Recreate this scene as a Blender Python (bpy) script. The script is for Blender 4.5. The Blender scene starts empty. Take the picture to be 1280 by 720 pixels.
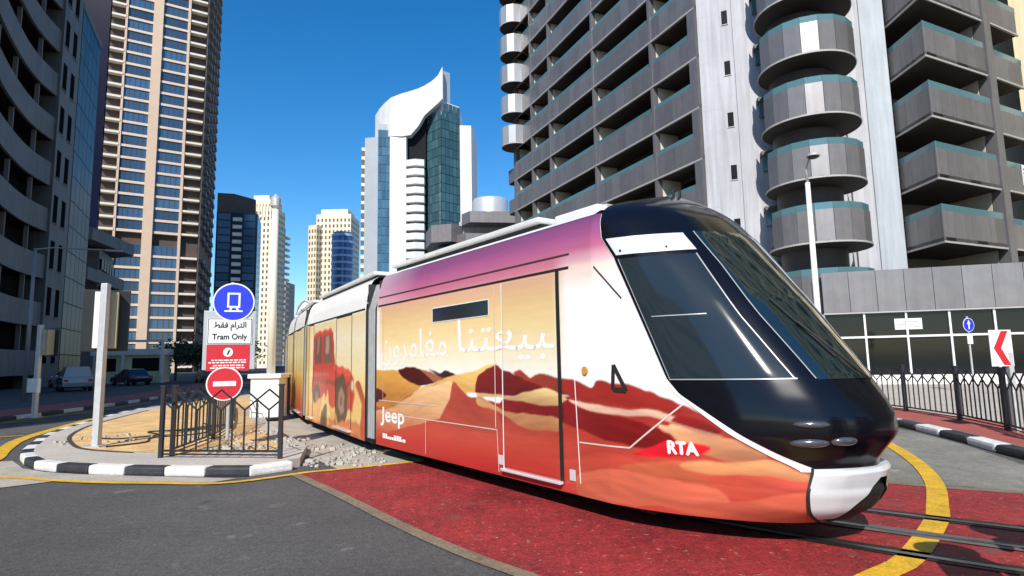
import bpy, bmesh, math, random
import numpy as np
from mathutils import Matrix, Vector
random.seed(7); np.random.seed(7)
R = math.radians
scene = bpy.context.scene
COL = scene.collection

# ------------------------------------------------------------------ camera, sky, sun, exposure
cam_d = bpy.data.cameras.new('camera'); cam = bpy.data.objects.new('camera', cam_d); COL.objects.link(cam)
cam_d.sensor_width = 36.0; cam_d.lens = 750 / 1280 * 36.0; cam_d.clip_start = .05; cam_d.clip_end = 6000
cam.matrix_world = Matrix.Translation((0, 0, 1.70)) @ Matrix.Rotation(math.pi / 2 + math.atan(90 / 750), 4, 'X') @ Matrix.Rotation(-R(1.1), 4, 'Z')
scene.camera = cam
SUN_AZ, SUN_EL = R(192.1), R(39)
world = bpy.data.worlds.new('World'); scene.world = world; world.use_nodes = True
nt = world.node_tree; bg = nt.nodes['Background']
sky = nt.nodes.new('ShaderNodeTexSky'); sky.sky_type = 'NISHITA'; sky.sun_disc = False
sky.sun_elevation = SUN_EL; sky.sun_rotation = SUN_AZ; sky.altitude = 0
sky.air_density = 1.0; sky.dust_density = 0.2; sky.ozone_density = 3.5
hs = nt.nodes.new('ShaderNodeHueSaturation'); hs.inputs['Saturation'].default_value = 1.36; nt.links.new(sky.outputs[0], hs.inputs['Color'])
nt.links.new(hs.outputs[0], bg.inputs[0]); bg.inputs[1].default_value = .15
sun_d = bpy.data.lights.new('sun', 'SUN'); sun = bpy.data.objects.new('sun', sun_d); COL.objects.link(sun)
sun_d.energy = 5.0; sun_d.angle = R(.5); sun_d.color = (1, .95, .87)
sdir = Vector((math.sin(SUN_AZ) * math.cos(SUN_EL), math.cos(SUN_AZ) * math.cos(SUN_EL), math.sin(SUN_EL)))
sun.rotation_euler = sdir.to_track_quat('Z', 'Y').to_euler(); sun.location = sdir * 200
vs = scene.view_settings; vs.view_transform = 'Standard'; vs.look = 'None'; vs.exposure = 0.2; vs.gamma = 1

# ------------------------------------------------------------------ materials
def lin(c):
    return tuple(((v / 255) / 12.92 if v <= 10 else (((v / 255) + .055) / 1.055) ** 2.4) for v in c)
MATS = {}
def mat(name, rgb, rough=.6, metal=0., noise=0., nscale=3., bump=0., bscale=60., rnd=0., coat=0., spec=.5, streak=0., fine=0., fscale=90., alpha=1., mid=0., mscale=9., wear=None, trans=0.):
    if name in MATS: return MATS[name]
    m = bpy.data.materials.new(name); m.use_nodes = True; n = m.node_tree.nodes; l = m.node_tree.links
    b = n['Principled BSDF']; b.inputs['Roughness'].default_value = rough; b.inputs['Metallic'].default_value = metal
    b.inputs['Specular IOR Level'].default_value = spec
    if coat: b.inputs['Coat Weight'].default_value = coat; b.inputs['Coat Roughness'].default_value = .03
    if trans: b.inputs['Transmission Weight'].default_value = trans
    b.inputs['Base Color'].default_value = (*rgb, 1)
    geo = n.new('ShaderNodeNewGeometry')
    fac = None
    def mulf(sock, amt, lo=.3, hi=.7):
        nonlocal fac
        mr = n.new('ShaderNodeMapRange'); mr.inputs[1].default_value = lo; mr.inputs[2].default_value = hi
        mr.inputs[3].default_value = 1 - amt; mr.inputs[4].default_value = 1 + amt * .6
        l.new(sock, mr.inputs[0]); o = mr.outputs[0]
        if fac is not None:
            mm = n.new('ShaderNodeMath'); mm.operation = 'MULTIPLY'; l.new(fac, mm.inputs[0]); l.new(o, mm.inputs[1]); o = mm.outputs[0]
        fac = o
    def noise_tex(scale, detail=6, vec=None):
        t = n.new('ShaderNodeTexNoise'); t.inputs['Scale'].default_value = scale; t.inputs['Detail'].default_value = detail
        t.inputs['Roughness'].default_value = .62; l.new(vec or geo.outputs['Position'], t.inputs['Vector']); return t.outputs['Fac']
    if noise: mulf(noise_tex(nscale), noise)
    if mid: mulf(noise_tex(mscale, 5), mid)
    if fine: mulf(noise_tex(fscale, 3), fine)
    if streak:
        mp = n.new('ShaderNodeMapping'); mp.inputs['Scale'].default_value = (2.2, 2.2, .12); l.new(geo.outputs['Position'], mp.inputs[0])
        mulf(noise_tex(1.4, 5, mp.outputs[0]), streak)
    if rnd:
        oi = n.new('ShaderNodeObjectInfo'); mulf(oi.outputs['Random'], rnd, 0, 1)
    if fac is not None:
        vm = n.new('ShaderNodeVectorMath'); vm.operation = 'SCALE'; vm.inputs[0].default_value = rgb; l.new(fac, vm.inputs['Scale']); l.new(vm.outputs[0], b.inputs['Base Color'])
    if wear:                                   # patches of another colour where the paint has worn through: (colour, scale, threshold)
        for wc, wsc, wth in wear:
            mr = n.new('ShaderNodeMapRange'); mr.inputs[1].default_value = wth; mr.inputs[2].default_value = wth + .07; l.new(noise_tex(wsc, 8), mr.inputs[0])
            mx = n.new('ShaderNodeMix'); mx.data_type = 'RGBA'; l.new(mr.outputs[0], mx.inputs[0])
            src = b.inputs['Base Color'].links[0].from_socket if b.inputs['Base Color'].links else None
            if src: l.new(src, mx.inputs[6])
            else: mx.inputs[6].default_value = (*rgb, 1)
            mx.inputs[7].default_value = (*wc, 1); l.new(mx.outputs[2], b.inputs['Base Color'])
    if bump:
        bp = n.new('ShaderNodeBump'); bp.inputs['Strength'].default_value = bump; bp.inputs['Distance'].default_value = .02
        l.new(noise_tex(bscale, 4), bp.inputs['Height']); l.new(bp.outputs[0], b.inputs['Normal'])
    MATS[name] = m; return m

def print_mat(name):                      # vinyl wrap: its colours are a flat print held in a colour attribute
    m = bpy.data.materials.new(name); m.use_nodes = True; n = m.node_tree.nodes; l = m.node_tree.links
    b = n['Principled BSDF']; b.inputs['Roughness'].default_value = .36; b.inputs['Specular IOR Level'].default_value = .35; b.inputs['Coat Weight'].default_value = .12; b.inputs['Coat Roughness'].default_value = .06
    a = n.new('ShaderNodeAttribute'); a.attribute_name = 'print'
    geo = n.new('ShaderNodeNewGeometry'); t = n.new('ShaderNodeTexNoise'); t.inputs['Scale'].default_value = 5; t.inputs['Detail'].default_value = 7
    mp = n.new('ShaderNodeMapping'); mp.inputs['Scale'].default_value = (.5, .5, 3.5); l.new(geo.outputs['Position'], mp.inputs[0]); l.new(mp.outputs[0], t.inputs['Vector'])
    mr = n.new('ShaderNodeMapRange'); mr.inputs[1].default_value = .3; mr.inputs[2].default_value = .7; mr.inputs[3].default_value = .96; mr.inputs[4].default_value = 1.03
    l.new(t.outputs['Fac'], mr.inputs[0]); vm = n.new('ShaderNodeVectorMath'); vm.operation = 'SCALE'
    l.new(a.outputs['Color'], vm.inputs[0]); l.new(mr.outputs[0], vm.inputs['Scale']); l.new(vm.outputs[0], b.inputs['Base Color'])
    return m

asphalt = mat('asphalt', (.104, .100, .095), .85, noise=.30, nscale=.45, mid=.30, mscale=14, fine=.5, fscale=48, bump=.6, bscale=60, wear=[((.17, .165, .155), 2.3, .63), ((.045, .045, .047), 1.1, .66), ((.24, .23, .21), 34, .70)])
asphalt_grey = mat('asphalt_worn', (.25, .24, .205), .88, noise=.3, nscale=.8, mid=.25, mscale=8, fine=.3, fscale=40, bump=.4, bscale=60, wear=[((.30, .275, .235), 1.4, .6)])
red_paint = mat('red_road_paint', lin((158, 44, 46)), .66, noise=.36, nscale=1.1, mid=.35, mscale=9, fine=.5, fscale=42, bump=.6, bscale=45, wear=[((.42, .20, .18), 13, .62), ((.45, .36, .33), 42, .665), ((.20, .055, .05), 1.8, .60)])
tan_strip = mat('tan_concrete', lin((132, 116, 96)), .85, noise=.3, nscale=2, fine=.35, fscale=30, bump=.4)
pale_conc = mat('pale_concrete', lin((176, 168, 155)), .85, noise=.22, nscale=1.4, fine=.25, fscale=40, bump=.3)
pale_pave = mat('pale_paving', lin((186, 178, 168)), .85, noise=.15, nscale=.7, fine=.15, fscale=25, bump=.2)
red_pave = mat('red_paving', lin((168, 86, 78)), .85, noise=.2, nscale=2.5, fine=.25, fscale=25, bump=.3)
sand = mat('sand', lin((222, 182, 124)), .95, noise=.3, nscale=2.2, fine=.3, fscale=25, bump=.9, bscale=14)
dust = mat('dust_ground', (.30, .26, .21), .95, noise=.25, nscale=.05, fine=.2, fscale=2)
yellow = mat('yellow_paint', lin((226, 178, 40)), .6, noise=.3, nscale=4, fine=.35, fscale=40, bump=.3, wear=[((.30, .24, .14), 11, .64), ((.20, .17, .13), 40, .66)])
kerb_w = mat('kerb_white', (.74, .73, .70), .7, noise=.2, nscale=5, fine=.15, fscale=40, rnd=.1, bump=.2)
kerb_b = mat('kerb_black', (.035, .037, .045), .6, noise=.4, nscale=5, fine=.3, fscale=40, rnd=.2, bump=.2)
iron = mat('black_iron', (.018, .02, .024), .42, noise=.2, nscale=8)
steel = mat('rail_steel', (.34, .33, .32), .3, metal=1, noise=.3, nscale=9)
dark = mat('dark_rubber', (.012, .012, .013), .6)
galv = mat('galvanised', (.55, .56, .57), .45, metal=.35, noise=.15, nscale=6, streak=.12)
white_p = mat('white_paint', (.78, .78, .76), .45, noise=.08, nscale=4)
white_c = mat('white_block', (.76, .75, .72), .75, noise=.14, nscale=3, streak=.12)

# ------------------------------------------------------------------ building blocks
WM = {}
def link(o, parent=None, M=None):
    M = M or Matrix.Identity(4); COL.objects.link(o)
    if parent is not None:
        o.parent = parent; o.matrix_basis = WM[parent.name].inverted() @ M
    else: o.matrix_basis = M
    WM[o.name] = M; return o
def tag(o, label=None, cat=None, group=None, kind=None):
    if label: o['label'] = label
    if cat: o['category'] = cat
    if group: o['group'] = group
    if kind: o['kind'] = kind
    return o
def thing(name, loc, label, cat, group=None, rz=0.):
    return tag(link(bpy.data.objects.new(name, None), None, Matrix.Translation(loc) @ Matrix.Rotation(rz, 4, 'Z')), label, cat, group)
class MB:
    def __init__(s): s.v = []; s.f = []
    def add(s, v, f):
        k = len(s.v); s.v += [tuple(p) for p in v]; s.f += [tuple(i + k for i in q) for q in f]; return s
    def box(s, c, d, rz=0.):
        x, y, z = (t / 2 for t in d); cs, sn = math.cos(rz), math.sin(rz); P = []
        for a in (-x, x):
            for b in (-y, y):
                for e in (-z, z): P.append((c[0] + a * cs - b * sn, c[1] + a * sn + b * cs, c[2] + e))
        return s.add(P, [(0, 1, 3, 2), (4, 6, 7, 5), (0, 4, 5, 1), (2, 3, 7, 6), (0, 2, 6, 4), (1, 5, 7, 3)])
    def prism(s, poly, z0, z1):
        n = len(poly); A = sum(poly[i][0] * poly[(i + 1) % n][1] - poly[(i + 1) % n][0] * poly[i][1] for i in range(n))
        if A < 0: poly = poly[::-1]
        return s.add([(x, y, z0) for x, y in poly] + [(x, y, z1) for x, y in poly],
                     [tuple(range(n))[::-1], tuple(range(n, 2 * n))] + [(i, (i + 1) % n, n + (i + 1) % n, n + i) for i in range(n)])
    def tube(s, pts, r, n=8, caps=True):
        pts = [Vector(p) for p in pts]; rs = r if isinstance(r, (list, tuple)) else [r] * len(pts); rings = []
        for i, p in enumerate(pts):
            t = (pts[min(i + 1, len(pts) - 1)] - pts[max(i - 1, 0)]).normalized()
            a = t.cross(Vector((0, 0, 1)) if abs(t.z) < .95 else Vector((1, 0, 0))).normalized(); b = t.cross(a)
            rings.append([p + (a * math.cos(2 * math.pi * k / n) + b * math.sin(2 * math.pi * k / n)) * rs[i] for k in range(n)])
        V = [q for g in rings for q in g]
        F = [(i * n + k, (i + 1) * n + k, (i + 1) * n + (k + 1) % n, i * n + (k + 1) % n) for i in range(len(pts) - 1) for k in range(n)]
        if caps: F += [tuple(range(n)), tuple(range((len(pts) - 1) * n, len(pts) * n))[::-1]]
        return s.add(V, F)
    def lathe(s, prof, c=(0, 0, 0), n=24):
        V = [(c[0] + r * math.cos(2 * math.pi * k / n), c[1] + r * math.sin(2 * math.pi * k / n), c[2] + z) for r, z in prof for k in range(n)]
        return s.add(V, [(i * n + k, i * n + (k + 1) % n, (i + 1) * n + (k + 1) % n, (i + 1) * n + k) for i in range(len(prof) - 1) for k in range(n)])
    def mesh(s, name, m, smooth=False, bevel=0.):
        me = bpy.data.meshes.new(name); me.from_pydata(s.v, [], s.f)
        if bevel:
            bm = bmesh.new(); bm.from_mesh(me); bmesh.ops.recalc_face_normals(bm, faces=bm.faces[:])
            bmesh.ops.bevel(bm, geom=bm.edges[:], offset=bevel, segments=2, affect='EDGES', profile=.6); bm.to_mesh(me); bm.free()
        if m: me.materials.append(m)
        if smooth: me.polygons.foreach_set('use_smooth', [True] * len(me.polygons))
        me.update(); return me
    def obj(s, name, m, parent=None, smooth=False, bevel=0.):
        return link(bpy.data.objects.new(name, s.mesh(name, m, smooth, bevel)), parent)
_U = {}
def unit(kind, m):
    k = (kind, m.name)
    if k not in _U:
        b = MB()
        if kind == 'box': b.box((0, 0, 0), (1, 1, 1))
        else:
            n = 12 if kind == 'rod' else 5
            b.tube([(0, 0, -.5), (0, 0, .5)], 1., n)
        _U[k] = b.mesh(kind + '_' + m.name, m, kind == 'rod')
    return _U[k]
def box(name, m, parent, c, d, rz=0.):
    return link(bpy.data.objects.new(name, unit('box', m)), parent, Matrix.LocRotScale(Vector(c), Matrix.Rotation(rz, 3, 'Z').to_quaternion(), Vector(d)))
def bar(name, m, parent, p, q, r, kind='bar'):
    p, q = Vector(p), Vector(q); d = q - p
    return link(bpy.data.objects.new(name, unit(kind, m)), parent, Matrix.LocRotScale((p + q) / 2, d.to_track_quat('Z', 'Y'), Vector((r, r, d.length))))
def inst(name, me, parent, loc, rz=0., sc=(1, 1, 1)):
    return link(bpy.data.objects.new(name, me), parent, Matrix.LocRotScale(Vector(loc), Matrix.Rotation(rz, 3, 'Z').to_quaternion(), Vector(sc)))
class Fr:                                  # a vertical facade frame: a runs along the wall, b out of it
    def __init__(s, o, e): s.o = o; s.L = math.dist(o, e); s.u = ((e[0] - o[0]) / s.L, (e[1] - o[1]) / s.L); s.n = (s.u[1], -s.u[0]); s.rz = math.atan2(s.u[1], s.u[0])
    def p(s, a, b, z): return (s.o[0] + s.u[0] * a + s.n[0] * b, s.o[1] + s.u[1] * a + s.n[1] * b, z)
    def box(s, name, m, parent, a0, a1, b0, b1, z0, z1):
        return box(name, m, parent, s.p((a0 + a1) / 2, (b0 + b1) / 2, (z0 + z1) / 2), (abs(a1 - a0), abs(b1 - b0), abs(z1 - z0)), s.rz)
    def add(s, mb, a0, a1, b0, b1, z0, z1):
        return mb.box(s.p((a0 + a1) / 2, (b0 + b1) / 2, (z0 + z1) / 2), (abs(a1 - a0), abs(b1 - b0), abs(z1 - z0)), s.rz)
def smooth_path(pts, step=.3):
    P = [Vector(p) for p in pts]; out = []
    for i in range(len(P) - 1):
        a, b, c, d = P[max(i - 1, 0)], P[i], P[i + 1], P[min(i + 2, len(P) - 1)]; n = max(1, int((c - b).length / step))
        for k in range(n):
            t = k / n; out.append(.5 * ((2 * b) + (c - a) * t + (2 * a - 5 * b + 4 * c - d) * t * t + (3 * b - a - 3 * c + d) * t ** 3))
    return out + [P[-1]]
def offset(path, d):
    out = []
    for i, p in enumerate(path):
        t = path[min(i + 1, len(path) - 1)] - path[max(i - 1, 0)]; t = t / (t.length or 1); out.append(Vector((p[0] - t[1] * d, p[1] + t[0] * d)))
    return out
def strip(mb, pa, pb, z):
    n = len(pa); return mb.add([(p[0], p[1], z) for p in pa] + [(p[0], p[1], z) for p in pb], [(i, i + 1, n + i + 1, n + i) for i in range(n - 1)])
def sheet(name, m, poly, z, parent=None, kind='structure'):
    n = len(poly); A = sum(poly[i][0] * poly[(i + 1) % n][1] - poly[(i + 1) % n][0] * poly[i][1] for i in range(n))
    if A < 0: poly = poly[::-1]
    o = MB().add([(p[0], p[1], z) for p in poly], [tuple(range(n))]).obj(name, m, parent)
    if parent is None: o['kind'] = kind
    return o
def raised(name, m, poly, z0, z1):
    return tag(MB().prism([tuple(p) for p in poly], z0, z1).obj(name, m), kind='structure')

# ------------------------------------------------------------------ text as flat lettering
def text_mesh(body, size):
    c = bpy.data.curves.new('lettering', 'FONT'); c.body = body; c.size = size; c.resolution_u = 4
    o = bpy.data.objects.new('lettering', c); COL.objects.link(o); bpy.context.view_layer.update()
    me = o.evaluated_get(bpy.context.evaluated_depsgraph_get()).to_mesh()
    V = [tuple(v.co) for v in me.vertices]; F = [tuple(p.vertices) for p in me.polygons]
    o.to_mesh_clear(); bpy.data.objects.remove(o); bpy.data.curves.remove(c); return V, F
def ar(*codes): return ''.join(chr(c) for c in codes)[::-1]
def lettering(name, m, parent, body, size, place, fit=None, bold=0.):
    V, F = text_mesh(body, size); xs = [v[0] for v in V]; ys = [v[1] for v in V]; x0, x1, y0, y1 = min(xs), max(xs), min(ys), max(ys)
    if fit: V = [((v[0] - x0) / (x1 - x0) * fit[0], (v[1] - y0) / (y1 - y0) * fit[1], 0) for v in V]
    mb = MB(); offs = [(0, 0)] if not bold else [(0, 0), (bold, 0), (-bold, 0), (0, bold), (0, -bold)]
    for i, (a, b) in enumerate(offs): mb.add([place(v[0] + a, v[1] + b, i * .0004) for v in V], F)
    return mb.obj(name, m, parent)

# ------------------------------------------------------------------ ground, roads, pavements
V2 = lambda *a: Vector(a)
def P2(pts): return [Vector(p) for p in pts]
sheet('ground', dust, [(-3000, -3000), (3000, -3000), (3000, 3000), (-3000, 3000)], -.03)
road = sheet('road', asphalt, [(-62, -60), (70, -60), (70, 60), (-10, 240), (-110, 240)], 0)
left_kerb = [(-14.5, -30), (-16.2, 5), (-16.9, 15), (-17.02, 20.2), (-17.26, 22.57), (-17.7, 26.0), (-18.75, 31.5), (-21, 40), (-27, 58), (-43, 100)]
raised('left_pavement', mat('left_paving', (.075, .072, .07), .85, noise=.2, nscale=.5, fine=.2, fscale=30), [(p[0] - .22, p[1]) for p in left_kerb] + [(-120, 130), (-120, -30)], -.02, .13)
lk = smooth_path(left_kerb, .5)
lkp = [p for p in lk if 8 < p[1] < 60]
o = strip(MB(), offset(lkp, .3), offset(lkp, 2.6), .134).obj('red_footpath', red_pave); o['kind'] = 'structure'
right_kerb = P2([(13.5, -2), (9.2, 4), (7.9, 7.2), (7.85, 9.36), (8.37, 11.58), (8.69, 13.17), (8.9, 14.6), (8.95, 17), (8.6, 20), (7.6, 24), (5.5, 30), (0, 43), (-9, 66)])
rk = smooth_path(right_kerb, .25)
inner = offset(rk, -.27)
raised('right_pavement', pale_pave, [tuple(p) for p in inner] + [(60, 66), (60, -2)], -.02, .146)
rkp = [p for p in rk if 2 < p[1] < 30]
o = strip(MB(), offset(rkp, -.29), offset(rkp, -1.75), .151).obj('red_footpath', red_pave); o['kind'] = 'structure'
# worn grey road on the far side of the crossing, red crossing, concrete edging, track bed
sheet('worn_road', asphalt_grey, [(16, 4.5), (11, 5.5), (8, 6.7), (6.13, 7.55), (5.09, 8.17), (3.4, 9.6), (1.2, 12.4), (-3, 19), (-8, 31), (-14, 50), (-9, 52), (0, 36), (5.0, 28), (7.2, 23), (8.4, 18), (8.6, 13.2), (8.2, 11.2), (7.6, 9.3), (7.75, 7.1), (9.1, 3.9), (12, 0), (16, 0)], .004)
near_edge = smooth_path(P2([(-3.42, 9.62), (-2.22, 8.0), (-1.23, 6.6), (-.64, 5.82), (-.18, 5.28), (.08, 5.01), (.7, 4.3), (1.6, 3.4), (3, 2.3), (5, 1.2), (8, .2), (14, -1)]), .2)
far_edge = smooth_path(P2([(16, 4.4), (11, 5.45), (8, 6.6), (6.13, 7.5), (5.09, 8.12), (3.4, 9.5), (1.2, 12.2)]), .25)
sheet('tram_crossing', red_paint, near_edge + far_edge + [Vector((-1.0, 10.85)), Vector((-1.94, 10.37)), Vector((-2.76, 9.93))], .008)
o = strip(MB(), offset(near_edge, .04), offset(near_edge, -.11), .0125).obj('crossing_edging', tan_strip); o['kind'] = 'structure'
o = strip(MB(), offset(far_edge, .0), offset(far_edge, .18), .0125).obj('crossing_edging', tan_strip); o['kind'] = 'structure'
TR = smooth_path(P2([(-37, 100), (-22, 62), (-13, 38), (-9.44, 28.5), (-7.1, 22.6), (-5.94, 20.04), (-4.5, 17.2), (-3.18, 14.73), (-1.6, 12.2), (.52, 9.14), (2.25, 7.2), (3.75, 5.85), (5.2, 4.85), (7.5, 3.7), (11, 2.5), (16, 1.6)]), .25)
bed = [p for p in TR if p[1] > 10.9]
o = strip(MB(), offset(bed, 2.4), offset(bed, -2.3), .0065).obj('track_bed', pale_conc); o['kind'] = 'structure'
for w, lab in ((-.72, 'steel tram rail nearest the striped island'), (.72, 'steel tram rail nearest the grey side road')):
    mb = MB(); strip(mb, offset(TR, w - .035), offset(TR, w + .035), .021)
    rl = tag(mb.obj('tram_rail', steel), lab, 'rail', 'running rails of the tram track')
    mb = MB(); strip(mb, offset(TR, w - .10), offset(TR, w + .13), .0165); mb.obj('flange_groove', dark, rl)
mb = MB(); strip(mb, offset(TR, -.12), offset(TR, .12), .018)
rl = tag(mb.obj('power_rail', mat('power_rail_cover', (.12, .115, .11), .6, noise=.3, nscale=4)), 'dark flat ground-level power rail between the two running rails', 'rail')
mb = MB(); strip(mb, offset(TR, -.03), offset(TR, .03), .023); mb.obj('contact_strip', steel, rl)
# yellow road paint belongs to the road
def line(pts, w, z=.0165, step=.15, parent=road):
    p = smooth_path(P2(pts), step); return strip(MB(), offset(p, w / 2), offset(p, -w / 2), z).obj('yellow_line', yellow, parent)
line([(-9.0, 9.9), (-7.9, 9.72), (-7.16, 9.45), (-6.24, 9.19), (-5.2, 9.03), (-4.43, 8.92), (-4.03, 9.04), (-3.67, 9.3), (-3.3, 9.66), (-2.76, 9.93), (-1.6, 10.55)], .13)
line([(7.6, 13.4), (6.9, 11.3), (6.16, 9.46), (5.42, 8.03), (4.62, 6.83), (4.17, 6.22), (3.25, 5.2), (2.78, 4.84), (2.0, 4.3), (1.0, 3.7)], .21)
line([(-9.6, 11.0), (-9.95, 11.75), (-10.9, 13.1), (-12.1, 15.1), (-13.4, 18.4), (-14.3, 21)], .28)
line([(-15.4, 8), (-16.2, 15), (-16.4, 20), (-16.7, 24), (-17.3, 29)], .13)
line([(-16.3, 14.5), (-14.2, 14.9), (-12.6, 15.7)], .12)
line([(-16.6, 19.2), (-15.3, 20.2)], .16); line([(-16.9, 22.5), (-15.9, 23.2)], .16)
sheet('concrete_gutter', pale_conc, [(-7.42, 8.95), (-7.0, 9.36), (-6.2, 9.28), (-5.1, 9.12), (-4.45, 9.02), (-4.2, 9.3), (-5.14, 9.5), (-6.89, 9.88), (-7.77, 10.18), (-8.5, 10.62), (-9.4, 11.5), (-12, 9.9), (-11, 7.6)], .0105)

# striped kerbs: every stone is a piece of its kerb
def kerb(name, label, path, length, h=.15, w=.17, inner_side=1, start=0, bev=.02):
    root = thing(name, (path[0][0], path[0][1], 0), label, 'kerb')
    acc = [0.]
    for i in range(1, len(path)): acc.append(acc[-1] + (path[i] - path[i - 1]).length)
    def at(s):
        i = min(max(int(np.searchsorted(acc, s)), 1), len(path) - 1); t = (s - acc[i - 1]) / (acc[i] - acc[i - 1] or 1); return path[i - 1].lerp(path[i], t)
    me = {m.name: MB().box((0, 0, 0), (1, w, h)).mesh('kerb_stone_' + m.name, m, bevel=bev) for m in (kerb_w, kerb_b)}
    s = 0; k = start
    while s + length < acc[-1]:
        a, b = at(s), at(s + length); d = b - a; c = (a + b) / 2; nrm = Vector((-d[1], d[0])).normalized() * inner_side
        c = c + nrm * w / 2
        inst('kerb_stone', me[(kerb_w, kerb_b)[k % 2].name], root, (c[0], c[1], h / 2 - .002 + random.uniform(-.004, .003)), math.atan2(d[1], d[0]) + random.uniform(-.008, .008), (d.length - .012, 1, 1))
        s += length; k += 1
    return root
isl = smooth_path(P2([(-3.58, 9.95), (-3.82, 9.62), (-4.2, 9.43), (-5.14, 9.57), (-6.0, 9.72), (-6.89, 9.94), (-7.77, 10.24), (-8.46, 10.69), (-9.37, 11.63), (-10.34, 13.09), (-11.55, 15.14), (-12.84, 18.39), (-13.68, 20.74), (-14.5, 24), (-15.2, 28), (-16.4, 34)]), .12)
kerb('island_kerb', 'black and white striped kerb curving round the sandy island', isl, .72, w=.22, inner_side=-1, bev=.04)
isl_in = [tuple(p) for p in offset(isl, -.2)]
isl_right = [(-17, 50), (-14.2, 38), (-10.9, 27), (-8.9, 21.5), (-6.9, 17), (-5.4, 14.2), (-4.0, 11.8), (-3.6, 10.3)]
raised('island_pavement', pale_pave, isl_in + isl_right, -.02, .146)
sheet('sand_bed', sand, [(-8.15, 11.75), (-9.0, 12.5), (-10.28, 14.16), (-11.44, 16.39), (-12.2, 18.6), (-13.2, 22), (-14.4, 28), (-13, 32), (-11.5, 27), (-9.3, 21), (-7.3, 17), (-5.8, 14.2), (-4.6, 12.2), (-4.4, 11.0), (-6.2, 11.05)], .151)
rb_edge = mat('bed_edging', (.05, .045, .04), .8)
p = smooth_path(P2([(-7.0, 11.25), (-8.15, 11.75), (-9.0, 12.5), (-10.28, 14.16), (-11.44, 16.39), (-12.2, 18.6), (-13.2, 22)]), .2)
o = strip(MB(), offset(p, .04), offset(p, -.05), .156).obj('bed_edging', rb_edge); o['kind'] = 'structure'
kerb('roadside_kerb', 'black and white striped kerb along the red footpath by the grey road', [p for p in rk if 5 < p[1] < 24], 1.05, w=.30, inner_side=-1, start=1, bev=.055)
mb_l = [p for p in lk if 10 < p[1] < 42]
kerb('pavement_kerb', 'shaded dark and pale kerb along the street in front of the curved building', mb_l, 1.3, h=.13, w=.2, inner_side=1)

# loose rubble and stones
def rubble(name, label, spots, m, z):
    mb = MB()
    for (x, y, r, n) in spots:
        for _ in range(n):
            a, q = random.uniform(0, 6.28), r * math.sqrt(random.random()); s = random.uniform(.010, .036); s = s * (2. if random.random() < .04 else 1); c = Vector((x + q * math.cos(a), y + q * math.sin(a), z + s * .2))
            V = [c + Vector((random.uniform(.6, 1.3) * u, random.uniform(.6, 1.3) * v, random.uniform(.4, .9) * w)) * s for u in (-1, 1) for v in (-1, 1) for w in (-1, 1)]
            mb.add(V, [(0, 1, 3, 2), (4, 6, 7, 5), (0, 4, 5, 1), (2, 3, 7, 6), (0, 2, 6, 4), (1, 5, 7, 3)])
    return tag(mb.obj(name, m), label, kind='stuff')
rub = mat('rubble_stone', (.42, .39, .34), .9, noise=.4, nscale=9)
rubble('rubble', 'broken pale stones and gravel beside the tram track', [(-3.2, 10.6, .45, 60), (-3.0, 11.3, .6, 45), (-3.7, 12.3, .6, 30), (-2.5, 10.45, .4, 25)], rub, .02)
rubble('gravel', 'pale gravel and stones lying on the sand behind the fence', [(-5.4, 11.4, .5, 60), (-4.8, 12.2, .8, 90), (-6.2, 13.4, 1, 80), (-8.9, 13.3, .9, 40)], rub, .155)

# ------------------------------------------------------------------ railings
def fence(name, label, posts, z0, H, nb, post_r=.032, group=None):
    root = thing(name, (*posts[0], z0), label, 'fence', group)
    for (x, y) in posts:
        po = box('post', iron, root, (x, y, z0 + (H + .04) / 2), (post_r * 2, post_r * 2, H + .04))
        box('post_cap', iron, po, (x, y, z0 + H + .055), (post_r * 2.6, post_r * 2.6, .03))
    for (a, b) in zip(posts[:-1], posts[1:]):
        A, B = Vector((*a, 0)), Vector((*b, 0)); pt = lambda t, z: A.lerp(B, t) + Vector((0, 0, z0 + z))
        bar('bottom_rail', iron, root, pt(0, .12), pt(1, .12), .02)
        bar('lower_rail', iron, root, pt(0, .06), pt(1, .06), .014)
        lo, hi = H - .36, H - .02; mid = (lo + hi) / 2
        for i in range(1, nb + 1):
            bar('upright', iron, root, pt(i / (nb + 1), .12), pt(i / (nb + 1), lo if i % 2 else mid), .016)
        for i in range(0, nb + 1):
            t0, t1 = i / (nb + 1), (i + 1) / (nb + 1)
            for (za, zb) in ((mid, lo) if i % 2 == 0 else (lo, mid), (mid, hi) if i % 2 == 0 else (hi, mid)):
                bar('lattice_bar', iron, root, pt(t0, za), pt(t1, zb), .016)
    return root
fence('island_fence', 'black iron railing panel with diamond tops facing the road on the island', [(-6.1, 10.58), (-3.91, 10.23)], .146, 1.16, 9)
fence('island_fence', 'black railing running back along the island behind the tram-only signs', [(-6.0, 10.75), (-6.35, 12.9), (-6.95, 15.0), (-7.9, 17.2), (-9.0, 19.6), (-10.2, 22.2)], .146, 1.16, 9)
fence('island_fence', 'black railing behind the white lamp plinth, beside the tram track', [(-7.0, 18.9), (-7.75, 20.6), (-8.7, 22.8), (-9.8, 25.2)], .146, 1.16, 9)
fence('roadside_fence', 'long black iron railing along the red footpath below the glazed podium', [(8.75, 9.9), (9.64, 12.0), (10.15, 13.95), (10.38, 16.2), (10.35, 18.5), (10.0, 21), (9.3, 23.4)], .146, 1.16, 9, .04)

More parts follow.
